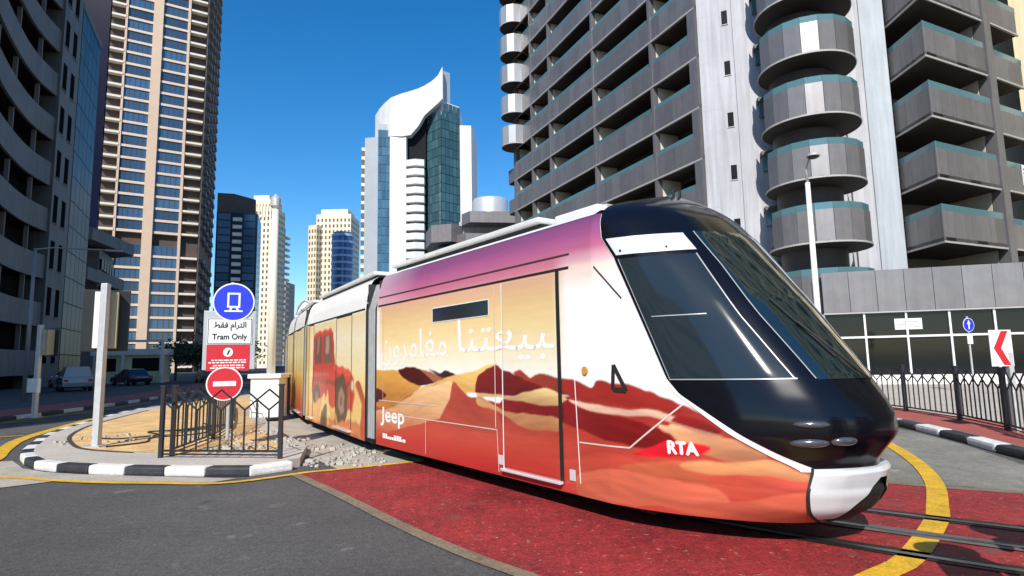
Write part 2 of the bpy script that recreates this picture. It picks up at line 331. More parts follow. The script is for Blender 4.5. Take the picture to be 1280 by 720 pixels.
# ------------------------------------------------------------------ the tram
tram = thing('tram', (.3, 8.9, 0), 'long tram with black wedge nose wrapped in a red and gold desert dune print', 'tram')
TD = Vector((.5866, -.8099, 0)).normalized(); TP = Vector((.8099, .5866, 0)).normalized(); T0 = Vector((-2.544, 11.239, 0))
WH = 1.25
_z = np.linspace(.1, 3.65, 711)
def _sm(y, k=12):
    y = np.concatenate([2 * y[0] - y[k:0:-1], y, 2 * y[-1] - y[-2:-k - 2:-1]]); w = np.hanning(2 * k + 1); return np.convolve(y, w / w.sum(), 'valid')
_ST = _sm(np.interp(_z, [.2, .35, .5, .75, .85, 1.0, 1.15, 1.3, 1.5, 2.24, 2.96, 3.24, 3.40, 3.52, 3.6], [7.75, 7.98, 8.06, 8.02, 8.09, 8.21, 8.20, 8.13, 8.0, 7.46, 6.88, 6.62, 6.42, 6.22, 6.05]))
_TU = _sm(np.interp(_z, [0, 2.7, 3.0, 3.2, 3.33, 3.42, 3.52, 3.6], [0, 0, .03, .08, .16, .3, .6, 1.0]))
_TU[_z < 2.6] = 0
_S0 = np.interp(_z, [1.5, 3.3, 3.6], [6.0, 5.75, 5.7])
_tp = np.array([[0, 0], [.2, .05], [.4, .14], [.6, .27], [.75, .40], [.86, .54], [.93, .68], [.975, .84], [1, 1]], float)
_c = np.concatenate([[0], np.cumsum(np.hypot(*np.diff(_tp, axis=0).T))]); _uu = np.linspace(0, 1, 501)
_tt = np.interp(_uu * _c[-1], _c, _tp[:, 0]); _ff = np.interp(_uu * _c[-1], _c, _tp[:, 1])
def _sme(y, even):
    k = 30; tail = y[-2:-k - 2:-1] if even else 2 * y[-1] - y[-2:-k - 2:-1]
    y2 = np.concatenate([np.full(k, y[0]) if not even else 2 * y[0] - y[k:0:-1], y, tail]); w = np.hanning(2 * k + 1); return np.convolve(y2, w / w.sum(), 'valid')
_tt, _ff = _sme(_tt, True), _sme(_ff, False); _tt = (_tt - _tt[0]) / (_tt.max() - _tt[0]); _ff = np.clip((_ff - _ff[0]) / (_ff[-1] - _ff[0]), 0, 1)
_tt = np.maximum.accumulate(_tt)
def zi(a, z): return np.interp(z, _z, a)
def u_of(s, z):                                     # station along the plan curve of the nose for a length s
    t = (np.asarray(s, float) - zi(_S0, z)) / (zi(_ST, z) - zi(_S0, z)); return np.where(t <= 0, t, np.interp(t, _tt, _uu))
def base(u, z):                                     # u < 0 straight flank, 0..1 nose curve to the centre line
    u = np.asarray(u, float); z = np.asarray(z, float); s0, st, tu = zi(_S0, z), zi(_ST, z), zi(_TU, z); uc = np.clip(u, 0, 1)
    return np.where(u <= 0, s0 + u * (st - s0), s0 + np.interp(uc, _uu, _tt) * (st - s0)), tu + np.interp(uc, _uu, _ff) * (WH - tu)
def surf(u, z, off=0., far=False):
    e = 1e-3; s, w = base(u, z); s1, w1 = base(np.asarray(u) + e, z); s2, w2 = base(np.asarray(u) - e, z); s3, w3 = base(u, np.asarray(z) + 2 * e); s4, w4 = base(u, np.asarray(z) - 2 * e)
    at = np.asarray(u) > 1 - 2 * e
    A = np.stack([np.where(at, 0, s1 - s2), np.where(at, 1e-3, w1 - w2), 0 * s], -1); B = np.stack([s3 - s4, w3 - w4, 0 * s + 4 * e], -1)
    N = np.cross(A, B); N /= np.linalg.norm(N, axis=-1, keepdims=True) + 1e-12
    N = np.where((N[..., 1:2] > 0) & ~at[..., None], -N, N); N = np.where(at[..., None] & (N[..., 0:1] < 0), -N, N)
    q = np.stack([s, w, np.broadcast_to(z, np.shape(s))], -1) + N * np.asarray(off)[..., None] if np.ndim(off) else np.stack([s, w, np.broadcast_to(z, np.shape(s))], -1) + N * off
    s, w, zz = q[..., 0], q[..., 1], q[..., 2]
    if far: w = 2 * WH - w
    return np.stack([T0.x + TD.x * s + TP.x * w, T0.y + TD.y * s + TP.y * w, zz], -1)
def grid_obj(name, m, parent, P, smooth=True, col=None, flip=False):
    r, c = P.shape[:2]; i = np.arange(r * c).reshape(r, c); q = np.stack([i[:-1, :-1], i[:-1, 1:], i[1:, 1:], i[1:, :-1]], -1).reshape(-1, 4)
    if flip: q = q[:, ::-1]
    me = bpy.data.meshes.new(name); me.vertices.add(r * c); me.vertices.foreach_set('co', P.reshape(-1).astype('f')); n = len(q)
    me.loops.add(4 * n); me.loops.foreach_set('vertex_index', q.reshape(-1).astype('i')); me.polygons.add(n); me.polygons.foreach_set('loop_start', np.arange(0, 4 * n, 4, dtype='i'))
    me.update(calc_edges=True); me.validate()
    if smooth: me.polygons.foreach_set('use_smooth', np.ones(len(me.polygons), bool))
    if col is not None:
        a = me.color_attributes.new('print', 'FLOAT_COLOR', 'POINT'); a.data.foreach_set('color', np.concatenate([col.reshape(-1, 3), np.ones((r * c, 1))], 1).reshape(-1).astype('f'))
    me.materials.append(m); return link(bpy.data.objects.new(name, me), parent)
def patch(name, m, parent, zs, sl, sr=None, off=.006, nc=24, far=False, both=False, col=None):
    zs = np.asarray(zs, float)[:, None]; ul = u_of(np.asarray([sl(z) for z in zs[:, 0]])[:, None], zs)
    ur = u_of(np.asarray([sr(z) for z in zs[:, 0]])[:, None], zs) if sr else np.ones_like(ul)
    f = np.linspace(0, 1, nc)[None, :]; U = ul + (ur - ul) * f; Z = np.broadcast_to(zs, U.shape)
    offs = np.broadcast_to(np.asarray([off(z) for z in zs[:, 0]])[:, None] if callable(off) else np.full_like(zs, off), U.shape)
    if both:
        a = surf(U, Z, offs); b = surf(U[:, ::-1], Z, offs, True)[:, 1:]; P = np.concatenate([a, b], 1)
    else: P = surf(U, Z, offs, far)
    return grid_obj(name, m, parent, P, col=(col(U, Z) if col else None))
def tab(*pairs):
    zz = [p[0] for p in pairs]; ss = [p[1] for p in pairs]; return lambda z: float(np.interp(z, zz, ss))
# the wrap: dunes, measured along the flank (metres from the articulation, metres above the rail)
DUNES = [
 ((226, 166, 78), [(-0.3, 1.54), (0.33, 1.56), (0.88, 1.55), (1.22, 1.42), (1.8, 1.29), (1.22, 1.11), (0.59, 0.88), (-0.29, 0.97)]),
 ((95, 32, 28), [(-0.36, 1.26), (0.01, 1.25), (0.46, 1.1), (0.02, 0.98), (-0.36, 1.02)]),
 ((80, 18, 18), [(0.91, 1.57), (1.44, 1.61), (1.75, 1.58), (2.28, 1.42), (2.19, 1.38), (1.8, 1.3), (1.19, 1.42)]),
 ((180, 110, 80), [(1.75, 1.58), (2.33, 1.5), (2.69, 1.46), (2.28, 1.39)]),
 ((65, 18, 16), [(2.05, 1.57), (2.42, 1.53), (2.56, 1.58), (2.9, 1.5), (2.69, 1.46), (2.42, 1.47)]),
 ((238, 196, 112), [(0.65, 0.89), (1.44, 1.16), (2.19, 1.37), (2.86, 1.5), (3.41, 1.57), (3.91, 1.66), (3.93, 1.28), (3.25, 1.26), (2.85, 1.11), (1.44, 0.81)]),
 ((120, 36, 30), [(3.91, 1.65), (3.64, 1.55), (3.45, 1.35), (3.45, 1.26), (3.93, 1.28), (3.94, 1.65)]),
 ((165, 62, 46), [(4.34, 1.53), (4.5, 1.58), (4.69, 1.49), (4.9, 1.54), (5.21, 1.49), (5.5, 1.45), (5.77, 1.39), (5.87, 1.46), (6.02, 1.45), (6.01, 1.28), (4.93, 1.32), (4.65, 1.4)]),
 ((128, 28, 30), [(3.94, 1.65), (4.11, 1.58), (4.65, 1.45), (4.93, 1.35), (4.29, 1.25), (3.48, 1.26), (3.49, 1.49)]),
 ((246, 216, 150), [(3.48, 1.27), (3.85, 1.26), (4.29, 1.25), (4.73, 1.33), (4.97, 1.36), (5.17, 1.33), (5.39, 1.24), (5.24, 1.17), (4.85, 1.16), (4.14, 1.21), (3.85, 1.22), (3.48, 1.22)]),
 ((134, 24, 30), [(4.1, 1.21), (4.85, 1.16), (5.2, 1.17), (5.39, 1.25), (5.53, 1.19), (6.0, 1.12), (5.99, 0.86), (5.52, 0.97), (5.19, 1.03), (4.63, 1.04), (4.09, 1.06)]),
 ((236, 192, 138), [(0.65, 0.89), (1.28, 1.09), (1.8, 1.27), (2.81, 1.4), (2.85, 1.11), (2.68, 0.89), (1.44, 0.67), (-0.27, 0.33), (-0.28, 0.78)]),
 ((186, 76, 60), [(2.81, 1.4), (2.94, 1.36), (3.22, 1.22), (3.9, 1.08), (3.96, 0.75), (2.41, 0.74), (2.68, 1.1)]),
 ((216, 166, 110), [(3.48, 1.22), (4.09, 1.06), (4.63, 1.04), (5.19, 1.03), (5.26, 0.91), (4.99, 0.86), (4.5, 0.88), (4.09, 1.01), (3.48, 1.1)]),
 ((166, 46, 40), [(5.25, 1.47), (5.52, 1.45), (5.77, 1.39), (5.86, 1.47), (6.09, 1.44), (6.37, 1.41), (6.73, 1.29), (6.82, 1.23), (6.77, 1.16), (6.49, 1.21), (5.63, 1.26), (5.24, 1.37)]),
 ((136, 26, 26), [(5.23, 1.18), (5.4, 1.25), (5.88, 1.13), (6.24, 1.09), (6.6, 1.01), (6.8, 0.9), (6.7, 0.78), (6.26, 0.81), (5.61, 0.92), (5.22, 1.0)]),
 ((240, 202, 176), [(5.4, 1.25), (5.99, 1.19), (6.47, 1.19), (6.82, 1.12), (7.15, 0.99), (7.15, 0.96), (6.81, 1.05), (6.49, 1.12), (5.95, 1.12), (5.7, 1.14)]),
 ((236, 182, 140), [(6.61, 1.05), (6.9, 0.99), (7.15, 0.97), (7.14, 0.9), (6.89, 0.92), (6.65, 0.98)]),
 ((142, 32, 30), [(6.8, 1.16), (6.99, 1.12), (7.16, 1.03), (7.15, 0.99), (6.9, 1.04), (6.72, 1.09)]),
 ((206, 104, 68), [(6.11, 0.59), (6.51, 0.68), (7.13, 0.75), (7.12, 0.56), (6.82, 0.54)]),
 ((208, 104, 78), [(5.51, 0.44), (6.1, 0.57), (6.78, 0.53), (7.11, 0.5), (7.09, 0.33), (5.58, 0.2)]),
 ((236, 176, 128), [(6.72, 1.06), (6.97, 1.0), (7.3, 0.93), (7.51, 0.82), (7.23, 0.76), (6.9, 0.83), (6.72, 0.95)]),
 ((236, 166, 110), [(6.82, 0.71), (7.23, 0.76), (7.5, 0.79), (7.77, 0.64), (7.76, 0.59), (7.38, 0.65), (6.97, 0.62), (6.79, 0.66)]),
 ((200, 76, 56), [(6.88, 0.59), (7.38, 0.65), (7.76, 0.59), (7.76, 0.53), (7.59, 0.52), (7.22, 0.55)]),
 ((206, 98, 74), [(6.67, 0.32), (7.35, 0.42), (7.76, 0.52), (7.7, 0.24), (6.66, 0.25)]),
 ((230, 30, 45), [(6.28, 0.73), (6.52, 0.83), (6.71, 0.9), (7.05, 0.87), (6.96, 0.8), (6.63, 0.73)]),
]
def soft(s, z, poly, w=.010):                # 1 inside the polygon, 0 outside, with a narrow soft edge
    xs, zs_ = [q[0] for q in poly], [q[1] for q in poly]; out = np.zeros(s.shape); sel = (s > min(xs) - w) & (s < max(xs) + w) & (z > min(zs_) - w) & (z < max(zs_) + w)
    x, y = s[sel], z[sel]; r = np.zeros(x.shape, bool); d = np.full(x.shape, 9.); n = len(poly)
    for i in range(n):
        (x1, y1), (x2, y2) = poly[i], poly[(i + 1) % n]; L2 = (x2 - x1) ** 2 + (y2 - y1) ** 2
        if L2 == 0: continue
        t = np.clip(((x - x1) * (x2 - x1) + (y - y1) * (y2 - y1)) / L2, 0, 1); d = np.minimum(d, np.hypot(x - x1 - t * (x2 - x1), y - y1 - t * (y2 - y1)))
        if y1 != y2: r ^= ((y1 > y) != (y2 > y)) & (x < (x2 - x1) * (y - y1) / (y2 - y1) + x1)
    out[sel] = np.clip(.5 + np.where(r, d, -d) / (2 * w), 0, 1); return out
def curved(poly):                            # rounds a polygon into smooth dune outlines
    P = [Vector(p) for p in poly]; out = []; n = len(P)
    for i in range(n):
        a, b, c, d = P[i - 1], P[i], P[(i + 1) % n], P[(i + 2) % n]
        for k in range(5):
            t = k / 5; out.append(tuple(.5 * ((2 * b) + (c - a) * t * .7 + (2 * b * 0 + (-3 * b + 3 * c) * 2 - 2 * (c - a) * .7 - (d - b) * .7) * t * t + ((b - c) * 4 + (c - a) * .7 + (d - b) * .7) * t ** 3)))
    return out
def ramp(v, stops):
    return np.stack([np.interp(v, [t[0] for t in stops], [lin(t[1])[k] for t in stops]) for k in range(3)], -1)
def wobble(s, z):
    return .012 * np.sin(s * 9 + 2 * np.sin(z * 7)) + .007 * np.sin(s * 23 + 1.3) 
_rg = np.random.RandomState(3).rand(8, 256, 256)
def vnoise(x, y, o=0):
    i, j = np.floor(x).astype(int), np.floor(y).astype(int); u, v = x - i, y - j; u, v = u * u * (3 - 2 * u), v * v * (3 - 2 * v); g = _rg[o]; q = lambda a, b: g[a % 256, b % 256]
    return (q(i, j) * (1 - u) + q(i + 1, j) * u) * (1 - v) + (q(i, j + 1) * (1 - u) + q(i + 1, j + 1) * u) * v
def fbm(x, y, n=4): return sum(vnoise(x * 2 ** k, y * 2 ** k, k) * .5 ** k for k in range(n)) / sum(.5 ** k for k in range(n)) - .5
def sky_print(s, z):
    c = ramp(z, [(1.45, (255, 252, 246)), (1.75, (251, 238, 206)), (2.1, (244, 218, 160)), (2.3, (240, 208, 148)), (2.5, (232, 194, 140)), (2.74, (224, 172, 146)), (2.78, (204, 126, 142)), (2.9, (194, 108, 138)), (3.05, (168, 90, 134)), (3.2, (138, 76, 122)), (3.35, (112, 60, 104))])
    wht = np.clip((s - 5.15) / .25, 0, 1) * np.clip((2.95 - z) / .5, 0, 1); wht = np.maximum(wht, np.clip((.25 - s) / .2, 0, 1) * np.clip((2.75 - z) / .1, 0, 1) * .75)
    pale = np.clip((1.6 - s) / 1.6, 0, 1) * np.clip((z - 2.72) / .05, 0, 1) * .45
    c = c * (1 - wht[..., None]) + np.array(lin((252, 248, 246))) * wht[..., None]
    return c * (1 - pale[..., None]) + np.array(lin((235, 215, 225))) * pale[..., None]
def dune_print(s, z):
    sw = s + .05 * fbm(s * 5, z * 9); zw = z + .055 * fbm(s * 3.2 + 9, z * 5, 4) + .3 * wobble(s, z)
    c = sky_print(s, z)
    edge = np.interp(s, [0, 3, 4, 5.2, 6.5, 7.2, 8], [1.2, 1.2, 1.15, 1.3, 1.35, 1.1, .8]) + wobble(s, z)
    low = ramp(z, [(.2, (186, 62, 52)), (.5, (194, 78, 60)), (.8, (184, 66, 52)), (1.1, (160, 46, 40)), (1.4, (156, 52, 44))])
    ea = np.clip((edge + .06 * fbm(s * 4, z * 3) - z) / .024 + .5, 0, 1)[..., None]; low = low * (1 + .5 * fbm(s * 1.3, (z + .1 * np.sin(s * 1.7)) * 12, 5))[..., None]; c = c * (1 - ea) + low * ea
    for col, poly in DUNES:
        pz = [q[1] for q in poly]; px = [q[0] for q in poly]; m = soft(sw, zw, curved(poly))
        k = np.clip((z - min(pz)) / (max(pz) - min(pz) + 1e-6), 0, 1); h = np.clip((s - min(px)) / (max(px) - min(px) + 1e-6), 0, 1); b = np.array(lin(col))
        g = .74 + .34 * k + .08 * np.sin(6 * h + 3 * k) + .38 * fbm(s * 2.2 + 5, (z + .12 * np.sin(s * 2.1)) * 16, 5)
        rd = (.5 * (1 - k) if col[0] > 200 and col[1] > 150 else 0 * k)[..., None]; bb = b * (1 - rd) + np.array(lin((186, 84, 58))) * rd
        c = c * (1 - m[..., None]) + bb * g[..., None] * m[..., None]
    zz = z + .10 * np.sin(1.7 * s + .6) + .03 * np.sin(5 * s); fs = .5 * np.sin(58 * zz) + .3 * np.sin(101 * zz + 1.1 * np.sin(3 * s)) + .2 * np.sin(173 * zz + 2 * np.sin(4 * s))
    c = np.where((z < edge)[..., None], c * (1 + .07 * fs * np.clip((s - 1.5) / 3, .25, 1))[..., None], c)
    mix = np.clip((.95 - z) / .5, 0, 1) * np.clip((5.4 - s) / .4, 0, 1)           # red sand sweeps over the foot of the dunes
    c = c * (1 - .82 * mix[..., None]) + ramp(z, [(.2, (176, 36, 38)), (.55, (196, 62, 50)), (.95, (212, 104, 74))]) * .82 * mix[..., None]
    return np.clip(c * .9, 0, .85)
wrap = print_mat('desert_wrap')
shell_black = mat('gloss_black', (.004, .0042, .007), .16, spec=.35, coat=.08, noise=.15, nscale=2)
silver = mat('silver_panel', (.72, .73, .75), .25, metal=.3, coat=.4)
bump_white = mat('bumper_white', (.56, .58, .60), .35, coat=.3, noise=.08, nscale=5)
tint = mat('tinted_glass', (.016, .024, .030), .06, spec=.55, coat=.1)
wind = mat('windscreen_glass', (.008, .016, .018), .02, spec=1., coat=1.)
frame_m = mat('frame_grey', (.36, .37, .38), .4, metal=.3)
line_w = mat('trim_white', (.80, .80, .80), .4)
seam_d = mat('seam_dark', (.05, .03, .03), .6)
zs = np.concatenate([np.linspace(.22, 1.75, 128), np.linspace(1.77, 3.33, 60)])
ua = u_of(np.linspace(0, 5.98, 430)[None, :], zs[:, None] * 1.0)
U = np.concatenate([np.minimum(ua, -1e-4 + 0 * ua), np.broadcast_to(np.linspace(0, 1, 200)[None, :], (len(zs), 200))], 1); Z = np.broadcast_to(zs[:, None], U.shape)
S_, W_ = base(U, Z)
body = grid_obj('body_shell', wrap, tram, surf(U, Z), col=dune_print(S_, Z))
zc = np.linspace(.22, 3.33, 40); Uc = np.concatenate([np.minimum(u_of(np.linspace(0, 5.98, 30)[None, :], zc[:, None]), -1e-4), np.broadcast_to(np.linspace(0, 1, 40)[None, :], (40, 40))], 1); Zc = np.broadcast_to(zc[:, None], Uc.shape)
grid_obj('far_body_shell', wrap, tram, surf(Uc, Zc, 0., True), col=dune_print(base(Uc, Zc)[0], Zc))
s_black = tab((.60, 7.90), (.71, 7.78), (1.02, 7.29), (1.35, 6.81), (1.49, 6.69), (2.77, 6.10), (3.01, 5.94), (3.31, 5.85), (3.6, 5.74))
s_pillar = tab((1.40, 7.87), (1.45, 7.84), (1.65, 7.69), (2.07, 7.37), (2.62, 6.98), (3.01, 6.68))
nose = patch('nose_shell', shell_black, tram, np.linspace(.66, 3.6, 110), s_black, off=.013, nc=60, both=True)
patch('white_trim', line_w, nose, np.linspace(.685, 1.52, 50), lambda z: s_black(z) - np.interp(z, [.69, 1.0, 1.3, 1.5], [.11, .09, .05, .03]), lambda z: s_black(z) + .02, .009, 8)
patch('white_trim', line_w, nose, np.linspace(1.5, 3.3, 50), lambda z: s_black(z) - .006, lambda z: s_black(z) + .02, .009, 4)
patch('silver_panel', silver, tram, np.linspace(2.785, 2.985, 12), lambda z: s_black(z) + .035, lambda z: s_pillar(z) - .07, .018, 30)
for sb_ in (6.16, 6.56): MB().tube([tuple(surf(u_of(np.array([sb_]), np.array([2.83])), np.array([2.83]), e)[0]) for e in (.016, .026)], .014, 10).obj('panel_bolt', dark, tram)
gl_l = tab((1.47, 6.735), (2.74, 6.155)); gl_r = tab((1.47, 7.70), (1.65, 7.56), (2.07, 7.24), (2.62, 6.87), (2.74, 6.79))
sg = patch('side_window', tint, tram, np.linspace(1.49, 2.74, 50), gl_l, gl_r, .021, 40)
patch('window_frame', frame_m, sg, np.linspace(1.478, 1.488, 3), lambda z: gl_l(1.48) - .012, lambda z: gl_r(1.47) + .009, .0225, 30)
patch('window_frame', frame_m, sg, np.linspace(1.488, 2.74, 30), lambda z: gl_r(z) + .0, lambda z: gl_r(z) + .009, .0225, 4)
patch('window_frame', frame_m, sg, np.linspace(1.488, 2.74, 30), lambda z: gl_l(z) - .008, gl_l, .0225, 4)
patch('glazing_bar', frame_m, sg, np.linspace(2.10, 2.109, 3), lambda z: gl_l(z) + .08, lambda z: gl_r(z) - .22, .024, 20)
ws = patch('windscreen', wind, tram, np.linspace(1.47, 3.0, 60), s_pillar, off=.021, nc=40, both=True)
patch('window_frame', frame_m, ws, np.linspace(1.48, 3.0, 40), lambda z: s_pillar(z) - .007, s_pillar, .0225, 3)
def wpt(t, z, off): return tuple(surf(np.array([t]), np.array([z]), off)[0])
wp = MB(); wp.tube([wpt(.985, 1.44, .05), wpt(.93, 1.62, .05), wpt(.83, 1.98, .045)], .012, 6); wp.tube([wpt(.90, 1.66, .035), wpt(.79, 2.22, .035)], .014, 5); wp.obj('wiper', dark, tram)
seam_s = tab((.25, 7.70), (.69, 7.77))
patch('chin', dark, tram, np.linspace(.22, .66, 20), lambda z: seam_s(z) + .02, off=lambda z: .004 if z < .5 else .002, nc=40, both=True)
def bumper():
    f = np.linspace(0, 1, 60)[None, :]; v = np.linspace(0, 1, 30)[:, None]; q = np.clip((f - .36) / .56, 0, 1)
    zl = .265 + .355 * q; Zb = zl + (.722 - zl) * v; ul = u_of(np.interp(Zb, [.25, .69], [7.70, 7.77]), Zb); Ub = ul + (1 - ul) * f
    po = np.interp(Zb, [.26, .30, .45, .54, .61, .67, .705, .722], [0, .010, .012, .02, .055, .08, .05, -.06]) * (.3 + .7 * np.clip(f / .35, 0, 1)) + .008
    P = np.concatenate([surf(Ub, Zb, np.broadcast_to(po, Ub.shape)), surf(Ub[:, ::-1], Zb[:, ::-1], np.broadcast_to(po, Ub.shape)[:, ::-1], True)[:, 1:]], 1)
    return grid_obj('bumper', bump_white, tram, P)
bp = bumper()
patch('seam', dark, bp, np.linspace(.24, .72, 20), lambda z: seam_s(z) - .016, lambda z: seam_s(z) + .006, .016, 4)
for (s, z, L, h) in ((7.83, 1.10, .12, .032), (7.80, .945, .13, .036), (8.0, .965, .07, .034)):
    a, b = np.linspace(-1, 1, 17)[None, :], np.linspace(-1, 1, 9)[:, None]; r = np.clip(1 - a ** 2 - b ** 2 * .999, 0, None) ** .5
    u0 = u_of(s, z); du = float(u_of(s + .01, z) - u0) / .01
    X, Y = a + 0 * b, b * np.sqrt(np.clip(1 - a ** 2, 0, 1)); hl = grid_obj('headlight', mat('headlight_lens', (.05, .055, .065), .12, coat=1., spec=.9), tram, surf(u0 + X * L * du, z + Y * h, .013 + .03 * np.clip(1 - X ** 2 - Y ** 2, 0, 1) ** .5))
# front camera pod, roof, skirts, running gear
c = surf(np.array([1.]), np.array([1.0]), .06)[0]
def along(s, w, z): return tuple(T0 + TD * s + TP * w + Vector((0, 0, z)))
def long_grid(name, m, parent, prof, s0, s1, fn=along, n=2):
    P = np.array([[fn(s, w, z) for s in np.linspace(s0, s1, n)] for w, z in prof]); return grid_obj(name, m, parent, P, smooth=True)
roof_w = mat('roof_white', (.70, .70, .69), .5, noise=.12, nscale=3, streak=.05)
roof_d = mat('roof_dark', (.03, .03, .032), .6)
long_grid('roof', roof_w, tram, [(.16, 3.33), (.26, 3.39), (.45, 3.43), (1.25, 3.45), (2.05, 3.43), (2.24, 3.39), (2.34, 3.33)], 0, 5.74)
def fairing(parent, fn, s0, s1):
    rz = math.atan2(fn(1, 0, 0)[1] - fn(0, 0, 0)[1], fn(1, 0, 0)[0] - fn(0, 0, 0)[0])
    MB().box(fn((s0 + s1) / 2, 1.25, 3.45), (s1 - s0 - .1, 1.84, .08), rz).obj('roof_plinth', roof_d, parent)  # dark strip colours in the shadow gap under the fairing
    MB().box(fn((s0 + s1) / 2, 1.25, 3.515), (s1 - s0, 2.0, .075), rz).obj('roof_fairing', roof_w, parent, bevel=.02)
    return rz
rz1 = fairing(tram, along, .1, 4.6)
MB().box(along(5.15, 1.25, 3.48), (.8, 1.7, .12), rz1).obj('air_conditioning_unit', roof_w, tram, bevel=.03)
MB().box(along(5.4, .75, 3.5), (.3, .4, .12), rz1).obj('roof_box', galv, tram, bevel=.02)
mp = MB()
for q in (.6, 1.0): mp.tube([along(6.05, 1.0 + q * .3, 3.56), along(6.05, 1.0 + q * .3, 3.70)], .018, 6)
mp.obj('roof_aerial', dark, tram)
def strip_on(name, m, parent, pts, w, off=.006, n=12):    # a thin seam laid on the flank between (s, z) points
    mb = MB()
    for (a, b) in zip(pts[:-1], pts[1:]):
        a, b = np.array(a, float), np.array(b, float); d = (b - a) / np.linalg.norm(b - a); nn = np.array([-d[1], d[0]]) * w / 2; t = np.linspace(0, 1, n)[:, None]
        L, Rr = a + (b - a) * t + nn, a + (b - a) * t - nn; PL = surf(u_of(L[:, 0], L[:, 1]), L[:, 1], off); PR = surf(u_of(Rr[:, 0], Rr[:, 1]), Rr[:, 1], off)
        mb.add(list(map(tuple, PL)) + list(map(tuple, PR)), [(i, i + 1, n + i + 1, n + i) for i in range(n - 1)])
    return mb.obj(name, m, parent)
# door leaf
zd = np.concatenate([np.linspace(.36, 1.75, 116), np.linspace(1.77, 2.70, 30)])
door = patch('door', wrap, tram, zd, lambda z: 4.12, lambda z: 5.22, .010, 80, col=lambda U, Z: dune_print(base(U, Z)[0], Z) * .93)
strip_on('rubber_seal', dark, door, [(5.25, .30), (5.25, 2.73)], .065, .013)
strip_on('door_edge', line_w, door, [(4.105, .33), (4.105, 2.70)], .022, .013)
MB().box(along(4.68, -.03, .315), (1.18, .07, .035), rz1).obj('door_step', silver, door, bevel=.01)
for s in (4.02, 5.42): MB().box(along(s, -.004, .42), (.09, .012, .12), rz1).obj('lock_plate', silver, tram, bevel=.004)
strip_on('door_rail', dark, tram, [(.06, 2.745), (5.45, 2.745)], .03); strip_on('panel_seam', seam_d, tram, [(.06, 2.905), (5.45, 2.905)], .02, .007)
strip_on('panel_seam', mat('seam_pale', (.66, .52, .48), .5), tram, [(.2, .795), (3.95, .795), (3.98, .26)], .014)
strip_on('panel_seam', MATS['seam_pale'], tram, [(1.95, .79), (1.95, .26)], .014); strip_on('panel_seam', MATS['seam_pale'], tram, [(.12, 1.02), (2.3, 1.02)], .012)
strip_on('panel_seam', line_w, tram, [(5.5, 1.55), (5.55, .35)], .015); strip_on('panel_seam', MATS['seam_pale'], tram, [(5.55, .79), (6.26, .80), (6.84, 1.25)], .016)
strip_on('panel_seam', seam_d, tram, [(5.86, 2.70), (6.2, 2.32)], .018); strip_on('panel_seam', MATS['seam_pale'], tram, [(.30, 1.02), (.30, 2.70)], .012); strip_on('panel_seam', MATS['seam_pale'], tram, [(3.92, .82), (3.92, 2.70)], .018)
patch('window', mat('slot_glass', (.008, .008, .010), .15), tram, np.linspace(2.32, 2.525, 4), lambda z: 2.2, lambda z: 3.78, .010, 12)
patch('window_frame', line_w, tram, np.linspace(2.305, 2.54, 4), lambda z: 2.185, lambda z: 3.795, .006, 12)
strip_on('grab_handle', dark, tram, [(6.10, 1.63), (6.085, 1.38), (6.25, 1.37), (6.10, 1.63)], .045, .012)
kn = MB().tube([along(5.68, .0, 1.57), along(5.68, -.02, 1.57)], .045, 14).obj('reflector', mat('amber_lens', (.55, .30, .05), .3), tram)
# lettering printed on the wrap
lw = mat('lettering_white', (.84, .83, .80), .35)
def on_flank(s, z, off=.003):
    def f(x, y, e=0.): return tuple(surf(u_of(np.array([s + x]), np.array([z + y])), np.array([z + y]), (off if off > 0 else .0025 if s + x < 4.11 else .0125) + e)[0])
    return f
lettering('arabic_lettering', lw, tram, ar(0xFE92, 0xFEF4, 0xFECC, 0xFE98, 0xFEE8, 0xFE8E), 1, on_flank(2.95, 1.70, 0), (2.22, .60))
lettering('arabic_lettering', lw, tram, ar(0xFEE3, 0xFED0, 0xFE8E, 0xFEE3, 0xFEAE, 0xFEED, 0xFEE5), 1, on_flank(.22, 1.62), (2.4, .62))
lettering('logo_lettering', lw, tram, 'Jeep', 1, on_flank(.22, .58), (.95, .32), bold=.010)
mb = MB(); x = .30                                    # a slogan too small to read: a run of short white strokes
while x < 1.2:
    L = random.uniform(.035, .10); h = random.choice((.045, .05, .085)); zz0 = .36 + random.choice((0, 0, -.02)); f_ = on_flank(0, 0); mb.add([f_(x, zz0), f_(x + L, zz0), f_(x + L, zz0 + h), f_(x, zz0 + h)], [(0, 1, 2, 3)]); x += L + .014
mb.obj('slogan_strokes', lw, tram)
lettering('logo_lettering', lw, tram, 'RTA', 1, on_flank(6.67, .785), (.275, .115), bold=.008)

